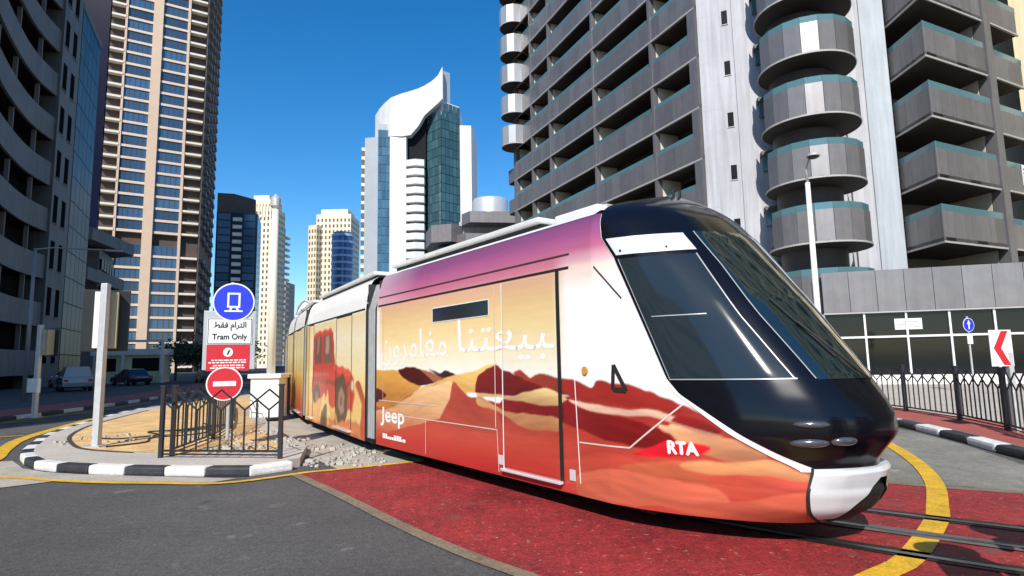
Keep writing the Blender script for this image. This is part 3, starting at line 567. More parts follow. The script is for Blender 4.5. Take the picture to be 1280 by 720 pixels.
def car_module(fn, L, pr, name, coarse=False, doors=()):
    zs = np.concatenate([np.linspace(.22, 2.7, 40 if coarse else 110), np.linspace(2.74, 3.33, 12 if coarse else 30)]); ss = np.linspace(0, L, int(L / (.08 if coarse else .025)))
    for side in (0, 1):
        S, Z = np.meshgrid(ss, zs); w = zi(_TU, Z); w = w if not side else 2 * WH - w
        P = np.array([[fn(s, ww, z) for s, ww, z in zip(a, b, c)] for a, b, c in zip(S, w, Z)]) if not side else np.array([[fn(s, float(2 * WH - zi(_TU, z)), z) for s in (0, L)] for z in zs])
        o = grid_obj(name if not side else 'far_' + name, wrap, tram, P, col=pr(S, Z) if not side else pr(np.array([[0, L]] * len(zs), float), np.array([[z, z] for z in zs])))
    long_grid('roof', roof_w, tram, [(.16, 3.33), (.26, 3.39), (.45, 3.43), (1.25, 3.45), (2.05, 3.43), (2.24, 3.39), (2.34, 3.33)], 0, L, fn)
    rz = fairing(tram, fn, .25, L - .3)
    for s in (0, L):
        MB().box(fn(s, 1.25, 1.78), (.04, 2.4, 2.9), rz).obj('end_wall', roof_d, tram)
    MB().box(fn(L / 2, 1.25, .26), (L, 2.1, .24), rz).obj('underframe', dark, tram)
    for (a, b) in doors:
        pts = lambda s, z, o: fn(s, -o, z)
        for (p, q, w) in (((a, .34), (a, 2.7), .03), ((b, .34), (b, 2.7), .03), ((a, 2.72), (b, 2.72), .03)):
            m = MB(); hw = w / 2
            if p[0] == q[0]: m.add([fn(p[0] - hw, -.006, p[1]), fn(p[0] + hw, -.006, p[1]), fn(q[0] + hw, -.006, q[1]), fn(q[0] - hw, -.006, q[1])], [(0, 1, 2, 3)])
            else: m.add([fn(p[0], -.006, p[1] - hw), fn(q[0], -.006, q[1] - hw), fn(q[0], -.006, q[1] + hw), fn(p[0], -.006, p[1] + hw)], [(0, 1, 2, 3)])
            m.obj('door_seam', dark, tram)
        MB().box(fn((a + b) / 2, -.03, .31), (b - a, .07, .035), rz).obj('door_step', silver, tram)
    m = MB().add([fn(.05, -.006, 2.735), fn(L - .05, -.006, 2.735), fn(L - .05, -.006, 2.765), fn(.05, -.006, 2.765)], [(0, 1, 2, 3)]).obj('door_rail', dark, tram)
    return rz
def mod_fn(a, d):
    d = Vector((*d, 0)).normalized(); pp = Vector((-d.y, d.x, 0)); a = Vector((*a, 0)); return lambda s, w, z: tuple(a + d * s + pp * w + Vector((0, 0, z)))
def jeep_print(s, z):                          # the second car: a red off-road vehicle ploughing through sand
    c = ramp(z, [(.2, (196, 60, 44)), (.6, (226, 140, 70)), (1.0, (238, 196, 120)), (1.5, (250, 232, 176)), (2.2, (253, 244, 216)), (2.7, (244, 226, 176)), (2.74, (252, 250, 248)), (3.33, (255, 254, 252))])
    yl = np.clip((.55 - s) / .4, 0, 1) * (z < 2.74); c = c * (1 - yl[..., None]) + np.array(lin((226, 178, 60))) * yl[..., None]
    sp = (z < 1.1 + .25 * np.sin(s * 4)) & (s > 3.6); c = np.where(sp[..., None], np.array(lin((178, 58, 44))), c)
    sc = lambda pts: [(q[0] + .0, q[1]) for q in pts]
    for col, poly in (((238, 200, 120), [(.5, .9), (1.2, 1.3), (4.9, 1.25), (5.4, .9), (5.2, .3), (.5, .3)]),
                      ((204, 30, 38), [(.85, 1.5), (.9, 2.36), (1.1, 2.5), (2.7, 2.52), (3.0, 2.42), (3.2, 1.66), (4.3, 1.58), (4.75, 1.42), (4.85, 1.05), (4.7, .72), (1.0, .68), (.72, 1.05)]),
                      ((230, 64, 62), [(3.1, 1.66), (4.3, 1.58), (4.7, 1.44), (4.6, 1.38), (3.1, 1.54)]), ((232, 70, 66), [(.95, 2.40), (1.15, 2.5), (2.7, 2.5), (2.95, 2.42), (2.6, 2.44), (1.2, 2.44)]),
                      ((86, 60, 62), [(1.08, 1.70), (1.12, 2.34), (1.82, 2.38), (1.86, 1.70)]), ((150, 118, 116), [(1.3, 1.95), (1.34, 2.34), (1.6, 2.36), (1.5, 1.95)]), ((104, 76, 76), [(2.0, 1.70), (1.98, 2.38), (2.8, 2.38), (3.02, 1.70)]), ((176, 146, 140), [(2.2, 1.95), (2.3, 2.36), (2.6, 2.36), (2.6, 1.95)]),
                      ((142, 18, 26), [(.85, 1.34), (4.75, 1.30), (4.75, 1.20), (.85, 1.24)]), ((120, 14, 22), [(1.92, .72), (1.90, 1.6), (1.96, 1.6), (1.98, .72)]), ((240, 226, 200), [(4.55, 1.3), (4.62, 1.36), (4.74, 1.34), (4.78, 1.2), (4.66, 1.14), (4.56, 1.2)]),
                      ((34, 24, 24), [(3.22, 1.18), (3.35, 1.40), (3.95, 1.46), (4.3, 1.2), (4.32, .72), (4.1, .38), (3.6, .32), (3.28, .62)]), ((150, 120, 108), [(3.55, 1.08), (3.8, 1.18), (4.05, 1.02), (4.02, .68), (3.78, .56), (3.56, .74)]), ((46, 32, 30), [(3.72, .95), (3.86, .95), (3.86, .78), (3.72, .78)]),
                      ((40, 26, 26), [(.95, 1.0), (1.15, 1.2), (1.55, 1.2), (1.78, .9), (1.7, .5), (1.3, .38), (1.0, .6)]), ((140, 104, 92), [(1.2, .98), (1.42, 1.02), (1.55, .84), (1.44, .62), (1.22, .66)]),
                      ((236, 178, 96), [(.55, .62), (1.3, .74), (2.2, .98), (2.7, .72), (3.3, .52), (3.2, .28), (.55, .26)]), ((246, 214, 146), [(1.7, .45), (2.1, .98), (2.3, .78), (2.5, 1.12), (2.75, .62), (2.9, .42)]), ((210, 120, 70), [(2.7, .45), (3.6, .42), (4.6, .55), (5.3, .5), (5.3, .26), (2.7, .26)])):
        m = soft(s + .02 * np.sin(z * 17), z + .02 * np.sin(s * 11), poly, .03)[..., None]; c = c * (1 - m) + np.array(lin(col)) * m
    c = c * .86 + .14 * np.array(lin((226, 170, 110))) * (z < 2.7)[..., None] + .14 * c * (z >= 2.7)[..., None]; return np.clip(c * .94, 0, .86)
def plain_print(s, z):
    return np.clip(ramp(z, [(.2, (180, 54, 40)), (.8, (206, 120, 60)), (1.3, (232, 186, 98)), (2.0, (250, 234, 178)), (2.7, (242, 222, 172)), (2.76, (252, 250, 248)), (3.3, (255, 254, 252))]) * .88, 0, .85)
def flipped(fn, L): return lambda s, w, z: fn(L - s, w, z)
def rear(a, d, L):                              # a = front end on the near flank, d = heading; s runs from the rear end
    h = Vector(d).normalized(); b = Vector(a) - h * L; return mod_fn(b, h)
f2 = rear((-2.86, 11.68), (.5, -.866), 5.6); f3 = rear((-5.9, 16.98), (.42, -.907), 5.6); f4 = rear((-8.45, 22.5), (.36, -.933), 6.0)
car_module(f2, 5.6, lambda s, z: jeep_print(s, z), 'middle_body_shell', doors=((.35, .9), (3.3, 4.6)))
car_module(f3, 5.6, plain_print, 'middle_body_shell', True, doors=((1.0, 2.2), (3.6, 4.8)))
car_module(f4, 6.0, plain_print, 'middle_body_shell', True)
bel_g = mat('bellows_grey', (.30, .31, .32), .6, noise=.15, nscale=6); bel_d = mat('bellows_dark', (.02, .02, .022), .7)
def bellows(fa, sa, fb, sb):                    # folded gaiter between two cars: front of the rear car to the rear of the front car
    for k in range(5):
        t = (k + .5) / 5
        prof = [(.05, .3), (.05, 2.7), (.2, 3.2), (.5, 3.32), (2.0, 3.32), (2.3, 3.2), (2.45, 2.7), (2.45, .3)]
        ring = []
        for dt in (-.07, .0, .07):
            q = t + dt; infl = .06 if dt == 0 else 0
            ring.append([tuple(Vector(fa(sa, w, z)).lerp(Vector(fb(sb, w, z)), q) + (Vector((0, 0, 0)))) for w, z in [(w + (infl if w > 1 else -infl) * (1 if z < 3.3 else 0), z) for w, z in prof]])
        P = np.array(ring).transpose(1, 0, 2); grid_obj('bellows_fold', bel_g if k in (1, 2, 3) else bel_d, tram, P)
bellows(f2, 5.6, along, 0); bellows(f3, 5.6, f2, 0); bellows(f4, 6.0, f3, 0)
MB().box(along(3.2, 1.25, .27), (6.4, 2.1, .24), rz1).obj('underframe', dark, tram); MB().box(along(6.9, 1.25, .25), (1.0, .6, .12), rz1).obj('coupler_housing', dark, tram)
MB().box(along(0.02, 1.25, 1.78), (.04, 2.4, 2.9), rz1).obj('end_wall', roof_d, tram)
for fn, sx in ((along, (2.6, 4.3)), (f2, (1.8, 3.6)), (f3, (1.8, 3.6)), (f4, (2, 4))):
    for s in sx:
        for w in (.53, 1.97): MB().tube([fn(s, w - .06, .30), fn(s, w + .06, .30)], .278, 20).obj('wheel', dark, tram)

# ------------------------------------------------------------------ grey panelled tower on the right
g_panel = mat('grey_panel', (.235, .225, .23), .42, metal=.45, rnd=.16, noise=.1, nscale=1.5, streak=.12)
g_dark = mat('grey_band', (.10, .097, .10), .6, noise=.15, nscale=1)
g_edge = mat('slab_edge', (.40, .39, .38), .6, noise=.12, nscale=2)
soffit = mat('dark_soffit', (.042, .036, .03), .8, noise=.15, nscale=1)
conc = mat('pale_cladding', (.43, .435, .465), .6, noise=.12, nscale=.35, streak=.22)
conc_b = mat('pale_cladding_blue', (.40, .44, .48), .5, noise=.1, nscale=.5, streak=.2)
teal = mat('teal_glass', (.09, .19, .215), .12, spec=.7, rnd=.15)
partition = mat('cream_render', (.70, .64, .52), .8, noise=.08, nscale=2)
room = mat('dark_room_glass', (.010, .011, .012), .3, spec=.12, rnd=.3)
white_m = mat('white_frame', (.72, .72, .72), .45, noise=.06, nscale=4)
twr = thing('grey_tower', (16, 42, 0), 'tall grey panelled apartment tower with stacked round balconies beside the tram', 'building')
A_, B_ = (.6, 68.0), (13.25, 39.7); fl = Fr(A_, B_); LN = fl.L
cols = [(0, .7), (LN - 26.5, LN - 26.1), (LN - 21.9 - .35, LN - 21.9), (LN - 13.3 - .4, LN - 13.3), (LN - 4.9 - .45, LN - 4.9), (LN - .75, LN + .0)]
MB().prism([fl.p(0, -2.2, 0)[:2], fl.p(LN, -2.2, 0)[:2], (15.4, 40.5), (21, 38.6), (31, 46), (18, 72)], 0, 60).obj('core', g_dark, twr)
H0, FH = 7.8, 3.66
for i, (a0, a1) in enumerate(cols): fl.box('pier', g_panel, twr, a0 + (.15 if 0 < i < 5 else 0), a1, -.35, .11, 0, 60)
for k in range(-2, 15):
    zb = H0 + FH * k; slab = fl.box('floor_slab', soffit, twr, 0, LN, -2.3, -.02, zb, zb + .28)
    fl.box('slab_edge', g_edge, slab, .02, LN - .02, -.03, .125, zb - .07, zb + .05)
    bk = fl.box('parapet', g_dark, twr, .02, LN - .02, -.1, 0, zb + .05, zb + 1.75)
    y_far = 68; vis = 1.7 + .62 * 39.7 + 2
    for (c0, c1) in zip(cols[:-1], cols[1:]):
        a0, a1 = c0[1], c1[0]; n = max(1, round((a1 - a0) / 1.06)); w = (a1 - a0) / n
        Yb = fl.p(a0, 0, 0)[1]
        seen = zb < 1.7 + .62 * Yb + 3 and zb > 8
        if seen:
            for j in range(n): fl.box('parapet_panel', g_panel, twr, a0 + j * w + .015, a0 + (j + 1) * w - .015, 0, .07, zb + .06, zb + 1.75)
            fl.box('glass_rail', teal, twr, a0 + .03, a1 - .03, .01, .035, zb + 1.76, zb + 2.08)
            fl.box('partition', partition, twr, c0[1] - .2, c0[1] - .02, -2.1, -.36, zb + .28, zb + FH - .02)
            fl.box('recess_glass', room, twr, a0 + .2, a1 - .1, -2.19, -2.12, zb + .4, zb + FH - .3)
        else: fl.box('parapet_band', g_panel, twr, a0, a1, 0, .06, zb + .06, zb + 1.55)
# rounded balconies on the tower's far street corner
def ring_balcony(parent, c, r, zb, n, a0, a1, hp=1.78, glass=True, white=False):
    sl = MB().lathe([(0, zb), (r - .03, zb), (r + .03, zb + .02), (r + .03, zb + .1), (r - .05, zb + .12), (r - .05, zb + .3), (0, zb + .3)], (*c, 0), 40).obj('balcony_slab', soffit, parent)
    MB().lathe([(r + .02, zb - .03), (r + .075, zb - .03), (r + .075, zb + .07), (r + .02, zb + .07)], (*c, 0), 48).obj('slab_edge', g_edge, sl)
    w = 2 * r * math.tan(math.pi / n)
    for j in range(n):
        a = 2 * math.pi * (j + .5) / n
        if not (a0 <= a <= a1): continue
        box('parapet_panel', g_panel if not white else g_white, parent, (c[0] + math.cos(a) * (r - .01), c[1] + math.sin(a) * (r - .01), zb + .07 + hp / 2), (.06, w - .025, hp), a)
        if glass: box('glass_rail', teal, parent, (c[0] + math.cos(a) * (r - .03), c[1] + math.sin(a) * (r - .03), zb + hp + .07 + .2), (.025, w - .02, .38), a)
g_white = mat('pale_panel', (.50, .50, .50), .35, metal=.5, rnd=.2)
for k in range(4, 12):
    zb = H0 + FH * k
    if zb > 24: ring_balcony(twr, fl.p(.9, .2, 0)[:2], 1.6, zb, 12, math.pi * .75, math.pi * 1.75, 2.1, False, True)
for k in range(0, 6):
    zb = H0 + FH * k
    if zb < 25:
        fl.box('corner_balcony', g_panel, twr, -1.6, -.02, -2.2, .09, zb, zb + 1.6); fl.box('corner_slab', soffit, twr, -1.55, -.03, -2.1, .0, zb - .12, zb - .01)
fl.box('corner_wall', g_dark, twr, -.8, -.01, -3, -1.0, 0, 60)
# pale clad wall between the street facade and the recessed balconies
w1 = [(13.33, 39.62), (16.1, 38.3), (24.2, 36.3), (25, 40.5), (15, 45)]
MB().prism(w1, 0, 60.02).obj('clad_wall', conc, twr)
fw1 = Fr((13.33, 39.62), (16.1, 38.3)); fw2 = Fr((16.1, 38.3), (24.2, 36.3))
fw2.box('clad_pilaster', conc, twr, 5.6, 6.2, 0, .32, 0, 60); fw2.box('clad_pilaster', conc_b, twr, 6.9, 8.3, 0, .14, 0, 60)
fw1.box('clad_pilaster', conc, twr, 2.3, 3.1, -.1, .16, 0, 60)
for k in range(-2, 8):
    z = 13.85 + FH * k
    w = fw1.box('slot_window', room, twr, 1.62, 2.0, -.2, .012, z - .5, z + .5)
    fw1.box('window_sill', g_edge, w, 1.58, 2.04, 0, .05, z - .56, z - .5)
    z = 10.55 + FH * k
    w = fw2.box('bay_window', teal, twr, .5, 1.7, -.1, .42, z - .6, z + .35); fw2.box('window_hood', g_dark, w, .38, 1.8, -.1, .62, z + .35, z + .62)
# joints of the cladding
for z in np.arange(6.5, 44, 1.7):
    fw1.box('cladding_joint', g_edge, twr, .05, 1.3, -.05, .004, z, z + .025); fw2.box('cladding_joint', g_edge, twr, 6.25, 6.85, -.05, .004, z, z + .025)
CY = (18.2, 34.9)
MB().lathe([(1.85, 0), (1.85, 60)], (CY[0] + .25, CY[1] + 1.2, 0), 32).obj('balcony_back_wall', g_dark, twr, True)
for k in range(-1, 7):
    zb = H0 + FH * k; ring_balcony(twr, CY, 2.66, zb, 18, math.pi * .95, math.pi * 2.08)
    for a in (4.35, 4.95): box('balcony_door', room, twr, (CY[0] + .25 + math.cos(a) * 1.84, CY[1] + 1.2 + math.sin(a) * 1.84, zb + 1.35), (.08, .9, 2.1), a)
# wedge-shaped balconies with a pier at their right end
L_, X_, E_ = (24.3, 36.35), (24.25, 33.0), (30.0, 35.75)
fa, fb = Fr(L_, X_), Fr(X_, E_); fr = Fr((30.75, 36.1), (33.9, 37.7))
MB().prism([(24.4, 38.9), (30.8, 40.7), (35, 46), (24.4, 46)], 0, 60.05).obj('recess_back_wall', mat('recess_wall', (.30, .275, .24), .8, noise=.12, nscale=1), twr)
fk = Fr((24.4, 38.9), (30.8, 40.7))
MB().prism([(30.1, 35.7), (30.75, 36.0), (30.5, 36.6), (29.85, 36.3)], 0, 60).obj('pier', g_panel, twr)
for k in range(-1, 7):
    zb = H0 + FH * k
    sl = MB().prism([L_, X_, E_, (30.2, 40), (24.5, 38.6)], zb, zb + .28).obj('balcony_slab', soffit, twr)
    fa.box('slab_edge', g_edge, sl, .0, fa.L, -.05, .03, zb - .05, zb + .06); fb.box('slab_edge', g_edge, sl, .0, fb.L, -.05, .03, zb - .05, zb + .06)
    for f, n in ((fa, 3), (fb, 6)):
        w = f.L / n
        for j in range(n):
            f.box('parapet_panel', g_panel, twr, j * w + .012, (j + 1) * w - .012, -.07, .0, zb + .065, zb + 1.8)
        f.box('glass_rail', teal, twr, .02, f.L - .02, -.05, -.02, zb + 1.81, zb + 2.2)
    fp = Fr((29.95, 36.35), (29.1, 40.2)); fp.box('partition', partition, twr, .05, 4, -.1, .1, zb + .28, zb + FH)
    fk.box('recess_glass', room, twr, 1.0, 3.6, -.05, .04, zb + .35, zb + 2.6); fk.box('recess_glass', room, twr, 4.0, 5.4, -.05, .04, zb + .35, zb + 2.6)
    fr.box('floor_slab', soffit, twr, 0, fr.L, -2.5, -.02, zb, zb + .28); fr.box('slab_edge', g_edge, twr, 0, fr.L, -.03, .1, zb - .06, zb + .05)
    for j in range(2): fr.box('parapet_panel', g_panel, twr, j * 1.7 + .01, (j + 1) * 1.7 - .01, -.01, .06, zb + .06, zb + 1.55)
    fr.box('glass_rail', teal, twr, .02, fr.L, .0, .03, zb + 1.56, zb + 1.95)
fr.box('recess_glass', room, twr, 0, fr.L, -2.7, -2.5, 0, 60)
nb = fr.box('notice_board', white_m, twr, 1.75, 2.6, .07, .1, 12.0, 13.35)
for q in range(4): fr.box('notice_text', g_dark, nb, 1.85, 2.5 - .1 * (q % 2), .1, .104, 12.2 + q * .27, 12.3 + q * .27)
# glazed podium
pod = thing('glazed_podium', (22, 29.5, 0), 'low dark-glazed podium with grey fascia at the foot of the grey tower', 'building')
fp = Fr((16.2, 31.2), (40, 23.7))
MB().prism([fp.p(0, -.3, 0)[:2], fp.p(fp.L, -.3, 0)[:2], (44, 34), (30, 35), (16.6, 33.5)], 0.14, 5.6).obj('wall', g_dark, pod)
fp.box('roof_slab', g_dark, pod, 0, fp.L, -3.5, -.02, 5.5, 5.7)
n = 20; w = fp.L / n
for j in range(n): fp.box('fascia_panel', g_panel, pod, j * w + .012, (j + 1) * w - .012, -.02, .06, 3.8, 5.9)
fp.box('fascia_soffit', g_edge, pod, 0, fp.L, -.3, .05, 3.72, 3.79)
gl = mat('shopfront_glass', (.010, .012, .013), .07, spec=.32, rnd=.4)
w = 1.86; n = int(fp.L / w)
for j in range(n):
    fp.box('upper_pane', gl, pod, j * w + .05, (j + 1) * w - .05, -.2, -.15, 2.56, 3.72); fp.box('lower_pane', gl, pod, j * w + .05, (j + 1) * w - .05, -.2, -.15, .62, 2.46)
    fp.box('mullion', white_m, pod, j * w - .045, j * w + .045, -.2, -.05, .6, 3.72)
fp.box('transom', white_m, pod, 0, fp.L, -.18, -.04, 2.46, 2.56); fp.box('plinth', white_c, pod, 0, fp.L, -.25, .05, .14, .6)
fp.box('notice', white_m, pod, 3.2, 4.4, -.145, -.12, 2.85, 3.4)
for q in range(3): fp.box('notice_text', g_edge, pod, 3.3, 4.25 - .2 * (q % 2), -.119, -.115, 2.95 + q * .13, 3.0 + q * .13)
# cream building further right
crm = mat('cream_wall', (.66, .56, .36), .8, noise=.1, nscale=.4, streak=.12)
cb = thing('cream_building', (46, 36, 0), 'cream rendered block with rows of dark windows to the right of the grey tower', 'building')
fc = Fr((35.0, 39.3), (66, 27.5)); MB().prism([fc.p(0, 0, 0)[:2], fc.p(fc.L, 0, 0)[:2], (72, 45), (42, 56)], 0, 90).obj('wall', crm, cb)
for k in range(24):
    for j in range(9): wdw = fc.box('window', room, cb, 2 + j * 3.4, 3.9 + j * 3.4, -.2, .01, 3 + k * 3.5, 4.9 + k * 3.5); fc.box('sill', g_edge, wdw, 1.9 + j * 3.4, 4.0 + j * 3.4, 0, .12, 2.85 + k * 3.5, 2.99 + k * 3.5)

# ------------------------------------------------------------------ dark curved building on the left
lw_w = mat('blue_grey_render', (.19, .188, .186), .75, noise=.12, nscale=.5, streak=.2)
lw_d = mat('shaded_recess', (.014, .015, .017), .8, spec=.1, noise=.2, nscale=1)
dull = mat('unlit_opening', (.010, .011, .013), .9, spec=0.)
lb = thing('curved_building', (-38, 47, 0), 'shaded blue-grey apartment block with concave curved balcony bands', 'building')
arc = smooth_path(P2([(-31.9, 33.1), (-34.2, 37.5), (-36.8, 42.0), (-39.0, 46.3), (-40.1, 49.2), (-40.7, 51.6)]), .9)
arc_in = offset(arc, 1.7)
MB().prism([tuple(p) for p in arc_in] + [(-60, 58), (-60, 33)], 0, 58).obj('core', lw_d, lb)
def band(path, d0, d1, z0, z1, name, m, parent):
    a, b = offset(path, d0), offset(path, d1); n = len(path); mb = MB()
    V = [(p[0], p[1], z) for z in (z0, z1) for p in a + b]; N = 2 * n
    F = []
    for i in range(n - 1): F += [(i, i + 1, N + i + 1, N + i), (n + i + 1, n + i, N + n + i, N + n + i + 1), (N + i, N + i + 1, N + n + i + 1, N + n + i), (i + 1, i, n + i, n + i + 1)]
    F += [(0, N, N + n, n), (n - 1, 2 * n - 1, N + 2 * n - 1, N + n - 1)]
    return mb.add(V, F).obj(name, m, parent)
for k in range(0, 14):
    z = 1.2 + 4.15 * k
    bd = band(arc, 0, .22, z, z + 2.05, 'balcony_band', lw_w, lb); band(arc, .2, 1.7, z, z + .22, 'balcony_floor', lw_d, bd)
    for i in range(3, len(arc) - 2, 5):
        q = offset(arc, .4)[i]; box('balcony_post', lw_w, lb, (q[0], q[1], z + 3.1), (.3, .2, 2.1), .4)
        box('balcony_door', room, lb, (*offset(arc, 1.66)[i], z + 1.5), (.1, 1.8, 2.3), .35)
MB().prism([(-40.5, 51.6), (-42.2, 56), (-47, 58), (-47, 51.6)], 0, 58).obj('end_wall', lw_w, lb)
fe = Fr((-42.2, 56), (-40.5, 51.6)); fe = fe if fe.n[0] > 0 else Fr((-40.5, 51.6), (-42.2, 56))
for k in range(0, 13):
    z = 1.8 + 4.15 * k
    for a in (.5, 2.6):
        w = fe.box('window', dull, lb, a, a + 1.0, -.05, .02, z + .4, z + 2.9); fe.box('window_sill', lw_w, w, a - .05, a + 1.05, .02, .09, z + .3, z + .39)
gb = thing('glass_block', (-45, 66, 0), 'dark teal glass office block beside the curved building', 'building')
dk_gl = mat('dark_teal_glass', (.03, .06, .07), .3, spec=.08, rnd=.45); dk2 = mat('dark_blue_glass', (.003, .005, .02), .3, spec=.05, rnd=.3)
MB().prism([(-42.35, 56.1), (-46.0, 64), (-53, 67), (-53, 57)], 0, 37.5).obj('core', lw_d, gb)
fg = Fr((-45.95, 64), (-42.3, 56.1)); fg = fg if fg.n[0] > 0 else Fr((-42.3, 56.1), (-45.95, 64))
for k in range(15):
    for j in range(5): fg.box('pane', dk_gl, gb, j * 1.68 + .05, j * 1.68 + 1.64, 0, .06, .6 + k * 2.46, .6 + k * 2.46 + 2.38)
fg.box('coping', lw_w, gb, 0, fg.L, -.5, .12, 37.4, 38)
db = thing('dark_tower', (-66, 96, 0), 'very dark blue glass tower rising behind the teal glass block', 'building'); MB().prism([(-62, 88), (-73.2, 104), (-94, 100), (-80, 84)], 0, 88).obj('curtain_wall', dk2, db)
fd = Fr((-73.2, 104), (-62, 88)); fd = fd if fd.n[0] > 0 else Fr((-62, 88), (-73.2, 104))
for k in range(26): fd.box('spandrel', lw_d, db, 0, fd.L, 0, .15, 2 + k * 3.3, 2.8 + k * 3.3)
# low block with stepped canopies
cl = thing('canopy_block', (-50, 73, 0), 'low shaded block with stepped cantilevered concrete roofs', 'building'); cg = mat('shaded_concrete', (.22, .205, .19), .85, noise=.15, nscale=.6)
MB().prism([(-51.6, 74), (-55.2, 82), (-66, 86), (-64, 72)], 0, 16.6).obj('wall', g_dark, cl)
for z0, dx, h in ((17.0, 2.2, 1.5), (12.2, 1.0, 1.5), (9.0, .4, 1.3)):
    MB().prism([(-50.6 + dx * .2, 70.5), (-54.6 + dx, 82), (-66, 87), (-65, 69)], z0, z0 + h).obj('canopy_slab', cg, cl)
for k, z in enumerate((13.9, 10.5)):
    for j in range(5): box('window', room, cl, (-51.95 - .675 * j, 75 + j * 1.5, z + .8), (.3, 1.1, 1.3), .42)
# off-frame block added to throw shade over the left pavement
nbk = thing('shade_block', (-40, 0, 0), 'plain beige block added out of frame left of the camera to shade the left street', 'building'); fn_ = Fr((-24, -25), (-24, 12))
MB().prism([(-24, -25), (-24, 12), (-60, 14), (-60, -25)], 0, 38).obj('wall', partition, nbk)
fn_ = fn_ if fn_.n[0] > 0 else Fr((-24, 12), (-24, -25))
for k in range(9):
    for j in range(9): fn_.box('window', room, nbk, 2 + j * 4, 4.2 + j * 4, -.1, .02, 3 + k * 3.5, 4.8 + k * 3.5)

# ------------------------------------------------------------------ brown striped tower
bt = thing('striped_tower', (-98, 165, 0), 'tall brown and cream tower with blue window strips and white balcony slabs', 'building')
tan_c = mat('tan_column', (.62, .46, .33), .8, noise=.06, nscale=.4); cream_s = mat('cream_slab', (.72, .66, .56), .7); peach_s = mat('peach_slab', (.66, .52, .40), .75); brown = mat('dark_brown', (.085, .058, .045), .7, noise=.15, nscale=.3)
blue_w = mat('blue_window', (.045, .095, .17), .12, spec=.7, rnd=.45)
fb_ = Fr((-111, 157), (-90, 170)); Lb = fb_.L; fs_ = Fr((-90, 170), (-106, 209))
MB().prism([fb_.p(.05, -1.2, 0)[:2], fb_.p(Lb - .3, -1.2, 0)[:2], (-106, 209), (-128, 196)], 0, 140).obj('core', brown, bt)
fr0 = lambda x: (x - 125) / (251 - 125) * Lb
for (x0, x1, m, b) in ((144.8, 147.6, tan_c, .4), (179, 191.5, tan_c, .7), (223.5, 227, tan_c, .4), (250, 251.5, brown, .3)): fb_.box('column', m, bt, fr0(x0), fr0(x1), -1.3, b, 0, 140)
for k in range(41):
    z = 3.4 * k + 1.2
    if k in (10,): continue
    sl = fb_.box('floor_slab', peach_s, bt, fr0(147), fr0(224), -1.25, .15, z, z + .68)
    for (x0, x1) in ((125, 145.4), (228, 249)): fb_.box('balcony_slab', cream_s, bt, fr0(x0), fr0(x1), -1.3, .55, z + .05, z + .62)
    for (x0, x1) in ((147.4, 180), (190, 224)):
        w = fb_.box('window', blue_w, bt, fr0(x0), fr0(x1), -1.2, -.15, z + .75, z + 3.4)
        for q in range(1, 5): t = fr0(x0) + (fr0(x1) - fr0(x0)) * q / 5; fb_.box('mullion', cream_s if 0 else brown, w, t - .05, t + .05, -.15, -.05, z + .75, z + 3.4)
    for a in (4, 13, 22, 31): fs_.box('side_balcony', cg, bt, a, a + 4.2, -.1, .9, z, z + 1.1)

# ------------------------------------------------------------------ distant towers
def win_tower(name, label, fr, depth, h, m, mw, nx, ny, ww=.45, wh=.55, top=None, base_z=2.):
    t = thing(name, fr.p(fr.L / 2, 0, 0), label, 'building', None)
    MB().prism([fr.p(0, 0, 0)[:2], fr.p(fr.L, 0, 0)[:2], fr.p(fr.L, -depth, 0)[:2], fr.p(0, -depth, 0)[:2]], 0, h).obj('wall', m, t)
    sides = [fr, Fr(fr.p(fr.L, 0, 0)[:2], fr.p(fr.L, -depth, 0)[:2]), Fr(fr.p(0, -depth, 0)[:2], fr.p(0, 0, 0)[:2])]
    for i, f in enumerate(sides):
        n = nx if i == 0 else max(2, int(nx * f.L / fr.L)); mb = MB(); dx = f.L / n; dz = (h - base_z - 1) / ny
        for a in range(n):
            for b in range(ny): f.add(mb, a * dx + dx * (1 - ww) / 2, a * dx + dx * (1 + ww) / 2, -.1, .06, base_z + b * dz, base_z + b * dz + dz * wh)
        tag(mb.obj('window_grid', mw, t), kind='stuff')
    return t
def at(x, D): return ((x - 640) / 750 * D, D)
beige = mat('beige_tower', (.66, .55, .38), .8, noise=.06, nscale=.1); beige_l = mat('beige_light', (.74, .66, .50), .8); win_b = mat('brown_window', (.10, .075, .055), .4)
t = win_tower('beige_tower', 'slim beige tower with stepped domed crown behind the lamp pole', Fr(at(303, 330), at(338, 330)), 16, 90, beige_l, win_b, 7, 26)
D = 330
for (x0, x1, z0, z1) in ((306, 336, 90, 94.5), (311, 331, 94.5, 97)): f = Fr(at(x0, 331), at(x1, 331)); MB().prism([f.p(0, 0, 0)[:2], f.p(f.L, 0, 0)[:2], f.p(f.L, -13, 0)[:2], f.p(0, -13, 0)[:2]], z0, z1).obj('crown_step', beige_l, t)
for x in range(305, 339, 4): f = Fr(at(x, 329.6), at(x + 1, 329.6)); f.box('crown_fin', beige_l, t, 0, f.L, -.3, .2, 84, 93)
t = win_tower('beige_tower', 'lower beige tower shoulder with projecting balcony ends at the street end', Fr(at(339, 345), at(353, 350)), 20, 82, beige, win_b, 4, 24)
for k in range(20): box('balcony', beige_l, t, (at(353, 350)[0] + .4, 352, 8 + k * 3.6), (1.8, 5, 1.2), 0)
t = win_tower('far_tower', 'hazy brown tower at the very end of the street', Fr(at(345, 480), at(355, 480)), 20, 68, mat('hazy_brown', (.30, .25, .24), .8), win_b, 4, 18)
t = win_tower('beige_tower', 'wide beige tower with arched top windows behind the tram roof', Fr(at(392, 320), at(436, 320)), 18, 82.5, beige_l, win_b, 9, 25)
